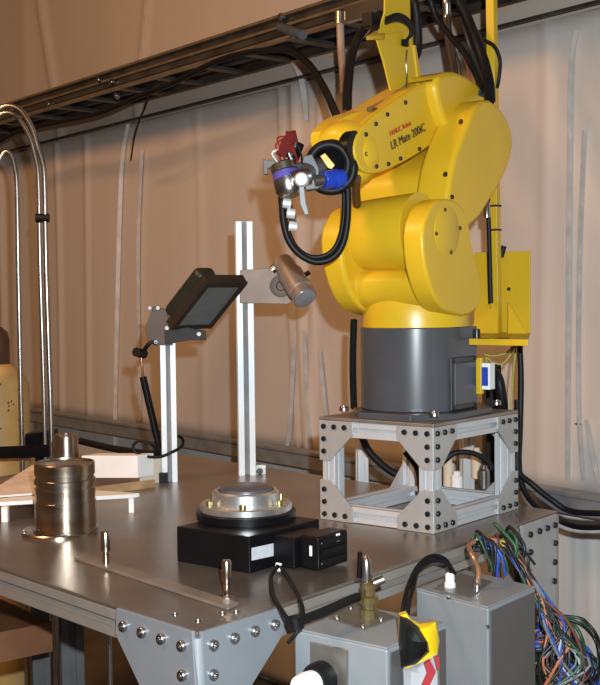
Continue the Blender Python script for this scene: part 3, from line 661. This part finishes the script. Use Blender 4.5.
# wrist
wc = S(352, 152, -.045); wd_ = (S(330, 160, -.045) - S(375, 138, -.045)).normalized()
MB().prism(chaikin([S(x, y, sf - .004) for x, y in ((346, 146), (350, 134), (357, 129), (360, 140), (359, 160), (356, 168), (350, 163))], 1), -ra * .02).build('wrist_gap_ring', BLKM, rb)
MB().lathe(wc, wd_, [(.05, 0), (.062, .006), (.064, .03), (.058, .05), (.045, .06)], 40).build('wrist_collar', YEL, rb, sharp=50)
MB().lathe(wc + wd_ * .055, wd_, [(.040, 0), (.040, .04), (.034, .05)], 32).build('wrist_flange', BLKM, rb)
up_ = [(330, 133), (338, 122), (350, 114), (368, 109), (385, 98), (380, 120), (360, 135), (346, 150), (335, 155)]
MB().prism(chaikin([S(x, y, -.045) for x, y in up_], 1), -ra * .05).build('wrist_shroud', YEL, rb, bevel=.010, seg=4)

# ------------------------------------------------------------------ gripper (tool) on the wrist
tc = wc + wd_ * .10; Dt = tc.y
def T(px, py, d=0): return AT(px, py, Dt + d)
tool = thing('end_effector', T(300, 200), 'silver and blue tool head on the robot wrist with a black coiled hose', 'tool')
ca = (T(330, 165, -.02) - T(332, 164, .05)).normalized()
for i, (cx, cy, R_, d, tilt) in enumerate(((331, 168, 22.5, -.005, .05), (330, 166, 20.5, .012, -.1), (333, 169, 21.5, .025, .12), (329, 164, 19, -.015, .0))):
    MB().torus(T(cx, cy, d), ca + V((tilt, 0, tilt * .7)), R_ * Dt / FPX, .0085, 36, 8).build('hose_coil', BLK, tool, sharp=80)
MB().cyl(T(326, 162, .03), T(326, 162, .0), .030, n=24).build('hub', BLKM, tool)
P = [T(x, y, -.022) for x, y in ((320, 156), (325, 153), (335, 165), (332, 169), (328, 168))]
MB().prism(P, (0, .018, 0)).build('yellow_tag', YEL, tool, bevel=.001)
MB().cyl(T(343, 178, -.01), T(323, 180, -.03), .0165, n=20).build('blue_connector', BLUE, tool, bevel=.002)
MB().cyl(T(337, 179, -.017), T(333, 179.4, -.02), .0185, n=20).build('connector_ring', BLUE, tool)
MB().cyl(T(323, 180, -.03), T(314, 181, -.035), .011, n=20).build('adapter', STEEL, tool)
MB().cyl(T(318, 170, -.0), T(300, 176, -.03), .023, n=24).build('tool_flange', mat('mid_grey_metal', (.25, .25, .27), .35, .8), tool)
P = [T(x, y, -.005) for x, y in ((303, 158), (312, 156), (319, 170), (319, 190), (306, 192), (300, 178))]
MB().prism(P, (0, -.03, 0)).build('adapter_plate', mat('mid_grey_plate', (.11, .11, .115), .5, .2), tool, bevel=.002)
g1, g2 = T(283, 163, -.03), T(291, 196, -.04)
ga = g2 - g1; Lg = ga.length
MB().lathe(g1, ga, [(.020, 0), (.024, .003), (.024, Lg * .25), (.022, Lg * .27), (.022, Lg * .5), (.025, Lg * .52), (.025, Lg * .85), (.018, Lg), (.012, Lg)], 28).build('gripper_body', STEEL, tool)
MB().lathe(g1, ga, [(.0235, Lg * .28), (.0235, Lg * .49)], 28).build('violet_band', mat('violet_band', (.10, .08, .38), .4), tool)
P = [T(x, y, -.02) for x, y in ((263, 160), (276, 162), (284, 195), (279, 196), (272, 168), (268, 169), (268, 175), (264, 175))]
MB().prism(P, (0, -.012, 0)).build('side_bracket', mat('dull_bracket', (.10, .09, .08), .5, .2), tool, bevel=.001)
MB().cyl(T(291, 180, -.055), T(310, 176, -.05), .015, n=20).build('cross_cylinder', STEEL, tool)
MB().lathe(T(302, 180, -.06), (-.1, -1, 0), [(.013, 0), (.013, .012), (.010, .016), (.003, .017)], 20).build('front_boss', ALU, tool)
MB().prism([T(x, y, -.062) for x, y in ((299, 186), (304, 187), (306, 203), (309, 214), (305, 215), (300, 204))], (0, .008, 0)).build('lever', mat('pale_lever', (.22, .23, .24), .5, .2), tool, bevel=.001)
pth = [T(285, 196, -.03), T(288, 206, -.03), T(292, 216, -.03), T(293, 228, -.03)]
MB().tube(pth, .007).build('pneumatic_fitting', STEEL, tool)
for (x, y) in ((287, 203), (291, 213), (293, 226)): MB().cyl(T(x - 4, y, -.035), T(x + 4, y + 1, -.035), .009, n=12).build('fitting_nut', ALU, tool, label=None)
for (x, y, w1, h1, an) in ((284, 148, 4.5, 8, .35), (289, 140, 4, 8, .15), (294, 137, 3, 6, -.2), (281, 151, 3, 5, .6), (291, 149, 4, 4, 0)):
    kk = Dt / FPX; MB().box(T(x, y, -.03 - .004 * w1), V((math.cos(an), .3, -math.sin(an))) * w1 * kk, (0, .006, 0), V((math.sin(an), 0, math.cos(an))) * h1 * kk).build('red_connector', mat('dark_red', (.14, .010, .008), .65, spec=.15), tool, bevel=.001)
MB().cyl(T(290, 158, -.03), T(296, 142, -.03), .016, n=14).build('black_sleeve', BLKM, tool)
for i in range(7):
    x0 = 276 + i * 4; x1 = 273 + random.uniform(0, 28)
    MB().tube([T(x0 + 2, 163, -.035), T(x0 - 2 + random.uniform(-3, 3), 152, -.05), T(x1, 141 + random.uniform(-3, 5), -.04), T(286 + i, 136, -.03)], .0016, 6).build('wire', (WHITE, RED, RED, BLK, WHITE, RED, BLK)[i], tool)
cable('hose', [T(281, 192, -.0), T(282, 205), T(284, 225), T(290, 243), T(302, 256), T(317, 262), T(332, 258), T(342, 246), T(347, 225), T(348, 200), T(347, 180)], .0062, BLK, 'black hose hanging in a U loop below the tool head, outer strand', 'hose')
cable('hose', [T(284, 210, .01), T(288, 230, .01), T(297, 248, .01), T(312, 257, .01), T(328, 254, .01), T(338, 242, .01), T(343, 222, .01), T(344, 195, .01), T(341, 180, .01)], .0042, BLK, 'thin black hose hanging inside the U loop below the tool head', 'hose')
cable('cable', [AT(357, 178, 2.0), AT(356, 190, 2.05), AT(357, 205, 2.1)], .008, CAPM, 'short dark brown cable between forearm and shoulder drum', 'cable')

# ------------------------------------------------------------------ yellow upright on forearm
Pu = thing('cable_bracket', S(403, 88, -.03), 'tall yellow sheet metal upright on the forearm carrying black cables', 'bracket')
up1 = [(372, 35), (386, 33), (398, 30), (413, 48), (420, 84), (391, 91), (384, 60), (377, 38)]
MB().prism([S(x, y, -.03) for x, y in ((376, 36), (412, 30), (414, 55), (420, 84), (391, 91), (384, 62))], -ra * .004).build('upright_plate', YEL2, Pu, bevel=.001)
MB().prism([S(x, y, -.034) for x, y in ((386, -45), (409, -45), (411, 32), (378, 36), (385, 12))], -ra * .004).build('top_plate', YEL2, Pu, bevel=.001)
MB().prism([S(366, 36, -.02), S(374, 31, -.05), S(386, 29, -.06), S(385, 35, -.02)], -uz * .008).build('side_lip', YEL2, Pu, bevel=.001)
MB().box(S(371, 21, -.04), rn * .014, ra * .012, uz * .014).build('black_clamp', BLKM, Pu, bevel=.002)
MB().prism([S(x, y, -.026) for x, y in ((414, 45), (416, 45), (423, 84), (419, 85))], -ra * .03).build('side_flange', YEL2, Pu, bevel=.001)
for i in range(4):
    cable('cable_loop', [S(386, 18 + i * 1.5, -.02 + i * .004), S(398, 14 + i * 2, -.01), S(409, 20 + i * 2, -.01), S(413 - i, 32 + i, -.015), S(405 - i, 42 + i, -.025)], .0028, BLK, ('topmost', 'second', 'third', 'lowest')[i] + ' of the four thin black cables looping over the yellow upright', 'cable')
MB().box(S(405, 43, -.024), rn * .008, ra * .004, uz * .006).build('cable_tie', BLK, Pu)
cable('chain_wire', [S(407, 50, -.024), S(406, 62, -.024), S(407, 76, -.024), S(406, 88, -.02)], .0018, STEEL, 'thin light wire running down the face of the yellow upright', 'wire')

# ------------------------------------------------------------------ rear bracket and yellow pole
tq = -.33
rbk = thing('rear_bracket', N(497, 336, tq), 'yellow sheet metal corner bracket behind the robot base holding the yellow pole', 'bracket')
MB().prism([N(474, 252.5, tq), N(530, 251, tq), N(530, 334, tq), N(474, 331, tq)], -rn * .004).build('back_plate', YEL2, rbk, bevel=.001)
sh = [N(474, 331, tq), N(530, 334, tq)]; 
fl, frr = N(463, 331, tq + .17), N(528.5, 334, tq + .17)
za = N(500, 332.5, tq).z
frr = N(528.5, 336, .0)
sh = [V((p.x, p.y, za)) for p in (N(474, 331, tq), N(530, 334, tq), frr, RF(.119, .0, 0), RF(.119, -.10, 0), RF(.04, -.10, 0))]
MB().prism(sh, -uz * .004).build('shelf', YEL2, rbk, bevel=.001)
MB().prism([sh[2], sh[3], sh[3] + rn * .003, sh[2] + rn * .003], -uz * .012).build('front_lip', YEL2, rbk, bevel=.001)
for x0, x1 in ((464, 498), (527, 508)):
    g0, g1, g2 = N(x0, 332, tq + .045), N(x1, 332, tq + .045), N(x1, 302, tq + .045); g0.z = g1.z = za
    MB().prism([g0, g1, g2], -rn * .003).build('gusset', YEL2, rbk)
for px, w_ in ((478, .006), (485, .006), (503, .012)):
    p = N(px, 331, -.03); p.z = za + .0006; MB().box(p, ra * w_, rn * .004, uz * .0006).build('slot', BLKM, rbk)
bolt(N(509, 289, tq), rn, .004, BOLTM, rbk)
p = RF(.128, -.012, 0); p.z = za; bolt(p, uz, .007, BOLTM, rbk, .018)
MB().cyl(N(501, 257, tq + .002), N(504, 246, tq + .002), .006).build('rubber_peg', BLK, rbk)
pb = N(496.5, 322, tq + .03); pb.z = za
pole = thing('yellow_pole', pb, 'slim yellow square pole rising from the rear bracket past the elbow to the top edge', 'pole')
ptop = AT(490.3, -80, pb.y)
MB().box((pb + ptop) / 2, ra * .0095, rn * .0095, (ptop - pb) / 2).build('tube', YEL2, pole, bevel=.0015)
for py in (206, 230): 
    p = AT(495, py, pb.y); MB().box(p, ra * .0105, rn * .0105, uz * .002).build('cable_tie', BLK, pole)
Dk = pb.y - .02
cable('cable', [AT(505, 150, Dk), AT(500, 168, Dk), AT(491, 182, Dk), AT(488, 200, Dk), AT(489, 230, Dk), AT(490, 270, Dk), AT(491, 303, Dk)], .005, BLK, 'black cable strapped along the yellow pole between elbow and rear bracket')
MB().lathe(AT(487, 209, Dk - .02), (0, 0, 1), [(.004, -.02), (.007, -.018), (.007, .012), (.004, .016)], 14).build('inline_fitting', STEEL, label='small silver inline fitting beside the yellow pole', cat='fitting')
cable('cable', [AT(519.5, 342, 2.35), AT(521, 380, 2.34), AT(520, 430, 2.33), AT(519, 465, 2.32), AT(524, 490, 2.32), AT(538, 508, 2.33), AT(556, 519, 2.35), AT(580, 527, 2.3), AT(640, 529, 2.1), AT(700, 560, 2.0)], .0065, BLK, 'black cable dropping from the rear bracket, then running right below the others')
cable('cable', [AT(517, 400, 2.31), AT(518, 440, 2.31), AT(518, 470, 2.3), AT(532, 484, 2.3), AT(552, 500, 2.28), AT(575, 512, 2.25), AT(640, 517, 2.1), AT(700, 550, 2.0)], .0065, BLK, 'black cable hugging the pedestal and curving right toward the photo edge, upper strand')
YG = mat('yellow_green_wire', (.45, .42, .05), .5)
cable('cable', [AT(519, 336, 2.36), AT(508, 352, 2.36), AT(492, 356, 2.36), AT(484, 354, 2.36)], .0022, YG, 'yellow green wire curving from the rear bracket to the connectors, upper one', 'wire')
cable('cable', [AT(518, 340, 2.36), AT(505, 362, 2.36), AT(494, 363, 2.36), AT(486, 358, 2.36), AT(494, 380, 2.36)], .0022, YG, 'yellow green wire curving from the rear bracket to the connectors, lower one', 'wire')
cable('cable', [AT(516, 345, 2.36), AT(513, 375, 2.36), AT(511, 408, 2.36)], .002, YG, 'yellow green wire hanging straight down beside the black cable', 'wire')
cable('hose', [AT(490, 368, 2.3), AT(498, 378, 2.31), AT(501, 392, 2.31), AT(503, 408, 2.32), AT(503, 440, 2.36)], .011, BLK, 'thick black hose from the base connectors down behind the pedestal', 'hose')
cable('cable', [AT(354, 320, 2.32), AT(353, 350, 2.34), AT(353, 380, 2.36), AT(354, 408, 2.38)], .0075, BLK, 'black cable hanging behind the left side of the grey robot base')
cable('cable', [AT(360, 430, 2.5), AT(367, 448, 2.5), AT(380, 463, 2.5), AT(396, 474, 2.5), AT(412, 476, 2.5)], .0085, BLK, 'black cable seen through the left opening of the pedestal')
cable('cable', [AT(405, 452, 2.15), AT(414, 463, 2.15), AT(419, 474, 2.15), AT(421, 492, 2.15)], .006, BLK, 'black cable inside the pedestal near its front post')
cable('cable', [AT(443, 462, 2.4), AT(455, 453, 2.4), AT(472, 453, 2.4), AT(486, 460, 2.4), AT(492, 470, 2.4)], .006, BLK, 'black cable arching inside the right opening of the pedestal')
p = G(362, 478); p = AT(362, 480, 2.62)
extr((p.x, p.y, 0), (p.x, p.y, AT(362, 425, 2.62).z), .026, (1, .2, 0), None, 'rear_post', label='grey slotted post behind the pedestal, seen through its left opening', cat='post')
p = AT(467, 480, 2.62); extr((p.x, p.y, 0), (p.x, p.y, AT(467, 425, 2.62).z), .028, (1, .2, 0), None, 'rear_post', label='bright slotted post behind the pedestal, seen through its right opening', cat='post')
p = AT(492, 480, 2.6); MB().box((p.x, p.y, CZ - .30), (.018, 0, 0), (0, .03, 0), (0, 0, .14)).build('black_unit', BLKM, bevel=.003, label='narrow black unit behind the right post of the pedestal', cat='equipment box')
for i, (px, py, h, c, cn) in enumerate(((449, 478, .05, CREAM, 'cream'), (457, 482, .03, WHITE, 'white'), (477, 470, .06, CREAM, 'tan'), (484, 480, .04, STEEL, 'steel'))):
    p = G(px, py + 8); MB().lathe((p.x, p.y, TZ), uz, [(.013, 0), (.013, h), (.008, h + .004), (.008, h + .012), (.001, h + .013)], 16).build('small_bottle', c, label='small %s capped container on the table behind the pedestal opening' % cn, cat='container')

# ------------------------------------------------------------------ electrical boxes
def ebox(pf, pl_, dep, z, hgt, label):
    F = G(*pf, z); Lq = G(*pl_, z); B = F + trr * dep; LB = Lq + trr * dep
    t = thing('electrical_box', V(((F + LB) / 2).xy.to_tuple() + (z - hgt,)), label, 'electrical box')
    MB().prism([V((p.x, p.y, z - hgt)) for p in (F, B, LB, Lq)], uz * (hgt - .003)).build('body', BOXM, t, bevel=.003, seg=3)
    MB().prism([V((p.x, p.y, z - .003)) for p in (F + (F - LB).normalized() * -.002, B, LB, Lq)], uz * .003).build('lid', BOXM, t, bevel=.001)
    sn_ = (F - Lq).normalized(); up_n = V((trr.y, -trr.x, 0)); up_n = up_n if up_n.dot(sn_) > 0 else -up_n
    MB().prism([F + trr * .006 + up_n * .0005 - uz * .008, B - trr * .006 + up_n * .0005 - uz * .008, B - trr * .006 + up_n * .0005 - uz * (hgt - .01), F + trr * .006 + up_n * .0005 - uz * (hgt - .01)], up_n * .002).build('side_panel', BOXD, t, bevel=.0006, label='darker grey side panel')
    return t, F, Lq, B, LB
z1 = TZ - .03; z2 = TZ - .04
e1, F1, L1, B1, LB1 = ebox((387, 648), (294, 628), .145, z1, .35, 'light grey electrical box with a black and white button, nearest the camera')
e2, F2, L2, B2, LB2 = ebox((488, 607), (416, 588), .15, z2, .38, 'taller light grey electrical box beside the colourful wire bundle')
def onf(t, F, Lq, px, py, o_=0):
    n_ = (F - Lq).normalized(); n_ = V((n_.y, -n_.x, 0)); n_ = n_ if n_.y < 0 else -n_; return PLN(px, py, F + n_ * o_, n_), n_
_, n1 = onf(e1, F1, L1, 330, 660)
pf = lambda x, y, o_=.0: PLN(x, y, F1 + n1 * o_, n1)
MB().prism([pf(310, 642, .004), pf(347, 650, .004), pf(347, 700, .004), pf(310, 692, .004)], -n1 * .004).build('switch_plate', mat('nickel_plate', (.38, .34, .29), .35, .8), e1, bevel=.001)
MB().lathe(pf(325, 677), n1, [(.024, .004), (.024, .02), (.021, .028), (.018, .028)], 28).build('button_collar', BLK, e1)
MB().lathe(pf(325, 677), n1, [(.017, .027), (.019, .045), (.017, .056), (.008, .060), (.001, .0605)], 28).build('button', WHITE, e1, label='white push button')
# seal plate on box 1 top
P = [G(x, y, z1 + .0005) for x, y in ((328, 619), (357, 603), (396, 618), (364, 630))]
MB().prism(P, uz * .002).build('gland_plate', mat('brown_steel_plate', (.30, .26, .22), .35, .7), e1)
for x, y in ((351, 608), (381, 620), (363, 627), (337, 618)): bolt(G(x, y, z1 + .002), uz, .0042, BOLTS, e1, .003, 'plate_screw')
g = G(369, 617, z1 + .002)
MB().lathe(g, uz, [(.013, 0), (.013, .012), (.010, .013), (.010, .020), (.014, .021), (.014, .030), (.009, .033), (.009, .040), (.011, .041), (.011, .048), (.006, .052)], 12).build('brass_gland', BRASS, e1, sharp=25)
q = AT(367, 586, g.y); q2 = AT(366, 549, g.y)
MB().lathe(q, q2 - q, [(.005, -.01), (.006, 0), (.0075, .012), (.0075, .032), (.004, .042), (.001, .045)], 16).build('silver_plug', STEEL, e1)
MB().cyl(AT(359, 578, g.y), AT(360, 552, g.y), .0035).build('dark_plug', BLKM, e1)
MB().cyl(AT(374, 583, g.y), AT(384, 579, g.y), .006).build('side_fitting', STEEL, e1)
bolt(F2.lerp(L2, .0) + V((0, 0, -.03)), n1, .003, BOLTS, e2)
# box 2 fittings
g2_ = G(450, 588, z2)
MB().lathe(g2_, uz, [(.009, 0), (.009, .008), (.0075, .009), (.0075, .022), (.005, .025)], 16).build('white_gland', WHITE, e2)
for i, dx in enumerate((0, 5)):
    cable('cable', [AT(452 + dx * .6, 574, g2_.y), AT(446, 560 + dx * .5, g2_.y - .01), AT(432, 556 + dx, g2_.y - .02), AT(418, 566 + dx, g2_.y - .04), AT(409 + dx, 585, g2_.y - .07), AT(404 + dx, 603, g2_.y - .10), AT(402 + dx, 622, g2_.y - .12)], .0035, BLK, ('outer' if i == 0 else 'inner') + ' black cable arching from the white gland down behind the pouch')
g3 = G(477, 590, z2)
MB().lathe(g3, uz, [(.007, 0), (.007, .010), (.0045, .012), (.0045, .020)], 12).build('steel_gland', STEEL, e2)
cable('wire', [AT(478, 583, g3.y), AT(478, 568, g3.y), AT(472, 555, g3.y), AT(469, 546, g3.y + .03), AT(474, 542, g3.y + .05)], .0042, COPPER, 'copper coloured wire rising from the box gland in a hook', 'wire')
P = [G(x, y, z2 + .0005) for x, y in ((432, 590), (460, 574), (492, 582), (470, 598))]
MB().prism(P, uz * .0015).build('gland_plate', mat('grey_gland_plate', (.26, .25, .24), .4, .6), e2)
for x, y in ((449, 598), (440, 586)): bolt(G(x, y, z2), uz, .0035, BOLTS, e2, .002, 'plate_screw')

# ------------------------------------------------------------------ yellow black pouch
Dq = F1.y + .03
pc = thing('foil_pouch', AT(420, 690, Dq), 'crumpled black and yellow pouch hanging beside the grey electrical box', 'pouch')
out = [(399, 614), (406, 611), (411, 619), (420, 623), (437, 620), (440, 640), (438, 662), (430, 668), (402, 672), (398, 650)]
def crum(pts, d0, d1, name, m_, nz=.006, **k):
    b = MB(); n = len(pts); c = (sum(p[0] for p in pts) / n, sum(p[1] for p in pts) / n)
    rings = []
    for f_, d in ((0, d0 - .012), (.55, d0 - .008), (.9, d0), (1, (d0 + d1) / 2), (.9, d1), (0, d1 + .006)):
        if f_ == 0: rings.append([AT(c[0], c[1], Dq + d)] * 1)
        else: rings.append([AT(c[0] + (x - c[0]) * f_ + random.uniform(-.8, .8), c[1] + (y - c[1]) * f_ + random.uniform(-.8, .8), Dq + d + random.uniform(-nz, nz)) for x, y in pts])
    vs = []; idx = []
    for r in rings: idx.append(len(vs)); vs += r
    fs = [(idx[0], idx[1] + i, idx[1] + (i + 1) % n) for i in range(n)] + [(idx[5], idx[4] + (i + 1) % n, idx[4] + i) for i in range(n)]
    for a in (1, 2, 3):
        for i in range(n): j = (i + 1) % n; fs.append((idx[a] + i, idx[a] + j, idx[a + 1] + j, idx[a + 1] + i))
    return b.add(vs, fs).build(name, m_, pc, sharp=30, **k)
crum(out, -.012, .02, 'yellow_film', YBAG, .004)
crum([(400, 616), (408, 618), (418, 627), (428, 642), (429, 652), (416, 665), (402, 669), (399, 640)], -.030, -.010, 'black_panel', mat('black_film', (.006, .006, .006), .4), .003)
crum([(402, 668), (414, 664), (430, 655), (439, 652), (440, 700), (402, 705)], -.018, .015, 'silver_film', mat('silver_film', (.6, .6, .62), .35, .2), .004)
MB().prism([AT(x, y, Dq - .034) for x, y in ((424, 664), (430, 660), (436, 672), (428, 690), (421, 688), (427, 674))], (0, .006, 0)).build('red_stripe', mat('red_film', (.36, .015, .025), .5), pc)
MB().prism([AT(x, y, Dq - .034) for x, y in ((434, 658), (439, 656), (440, 668), (437, 670))], (0, .006, 0)).build('red_stripe', mat('red_film2', (.36, .015, .025), .5), pc)

# ------------------------------------------------------------------ wire bundle
wcol = [mat('wire_' + n_, c, .45) for n_, c in (('black', (.012, .012, .012)), ('blue', (.02, .08, .45)), ('orange', (.55, .16, .06)), ('white', (.55, .55, .55)), ('green', (.03, .10, .04)), ('brown', (.14, .05, .03)), ('grey', (.2, .2, .22)), ('yellow', (.5, .42, .06)), ('red', (.40, .03, .03)))]
bun = thing('wire_bundle', AT(520, 600, 1.9), 'tangled bundle of coloured wires spilling over the right edge of the table', 'wires')
Dw = 1.88
for i in range(54):
    u = random.random(); r_ = random.uniform(.0016, .0034)
    x0 = random.uniform(470, 512); y0 = 545 + random.uniform(-8, 6) - (x0 - 470) * .12
    A = AT(x0, y0, Dw + random.uniform(0, .05))
    if i % 3 == 0:   # from the table going left/short tangle
        pts = [A, AT(x0 + random.uniform(-10, 8), y0 - random.uniform(2, 12), Dw), AT(x0 + random.uniform(5, 22), y0 + random.uniform(0, 14), Dw - .03), AT(x0 + random.uniform(8, 26), y0 + random.uniform(18, 40), Dw - .03)]
    else:
        q = random.uniform(-1, 1)
        pts = [A, AT(508 + q * 6 + random.uniform(-4, 4), 546 + q * 4, Dw), AT(526 + q * 5, 572 + random.uniform(-4, 4), Dw - .03), AT(541 + q * 6, 600 + random.uniform(-6, 6), Dw - .03), AT(556 + random.uniform(-12, 14), 630 + random.uniform(-8, 8), Dw - .04), AT(560 + random.uniform(-22, 34), 665, Dw - .05), AT(552 + random.uniform(-30, 50), 700, Dw - .05)]
    MB().tube(pts, r_, 6).build('wire', random.choice([wcol[0]] * 9 + [wcol[4]] * 2 + [wcol[6]] * 2 + [wcol[3], wcol[5], wcol[1], wcol[2]]), bun, sharp=80)
for i in range(34):   # big loops lower down
    c = (random.uniform(545, 568), random.uniform(652, 692)); R_ = random.uniform(14, 46); a0 = random.uniform(-1.8, -1.2); a1 = random.uniform(.3, 1.5)
    pts = [AT(c[0] + R_ * math.cos(a0 + (a1 - a0) * k / 7) * .9, c[1] + R_ * math.sin(a0 + (a1 - a0) * k / 7), Dw + .02 + random.uniform(-.01, .01) + i * .0015) for k in range(8)]
    MB().tube([AT(536 + random.uniform(-3, 6), c[1] - R_ * .9 + random.uniform(-6, 6), Dw + .05)] + pts, random.uniform(.002, .0042), 6).build('wire', random.choice([wcol[0], wcol[0], wcol[1], wcol[1], wcol[2], wcol[5], wcol[0], wcol[8], wcol[4]]), bun, sharp=80)
for i in range(16):
    p_ = AT(random.uniform(468, 514), 545 + random.uniform(-8, 8), Dw + random.uniform(0, .05)); an = random.uniform(0, 3)
    MB().box(p_, V((math.cos(an), math.sin(an), .2)) * random.uniform(.006, .012), V((-math.sin(an), math.cos(an), 0)) * .005, (0, 0, .005)).build('plug', random.choice([wcol[0], wcol[0], wcol[4], wcol[5], wcol[7]]), bun)
tb2 = thing('terminal_block', AT(545, 690, Dw + .1), 'dark green terminal strip behind the wires at the lower right', 'terminal block')
MB().box(AT(548, 672, Dw + .12), (.035, .02, 0), (-.008, .012, 0), (0, 0, .05)).build('strip', mat('dark_green_block', (.02, .035, .022), .5), tb2)
for i in range(5): MB().box(AT(538 + i * 5, 668, Dw + .09), (.003, 0, 0), (0, .003, 0), (0, 0, .012)).build('terminal', wcol[3], tb2)

p = WALL(578, 424, .012)
MB().prism([p - WD * .012, p - uz * .004, p + WD * .012, p + uz * .004], WN * .0012).build('tear', RUST, vc_, label='small brown tear mark')
gname = {'cable': 'black cables around the robot and the table', 'hose': 'black hoses above and below the robot forearm', 'wire': 'thin wires around the robot', 'post': 'metal posts standing on and behind the table',
 'pipe': 'bent steel pipes at the left edge', 'pin': 'dowel pins on the tabletop', 'electrical box': 'electrical boxes beside the table', 'container': 'small containers behind the pedestal', 'rail': 'horizontal rails on the wall',
 'curtain': 'vinyl curtains on the wall', 'bracket': 'yellow sheet metal brackets on the robot'}
for o in scn.objects:
    if o.parent is None and o.get('category') in gname: o['group'] = gname[o['category']]
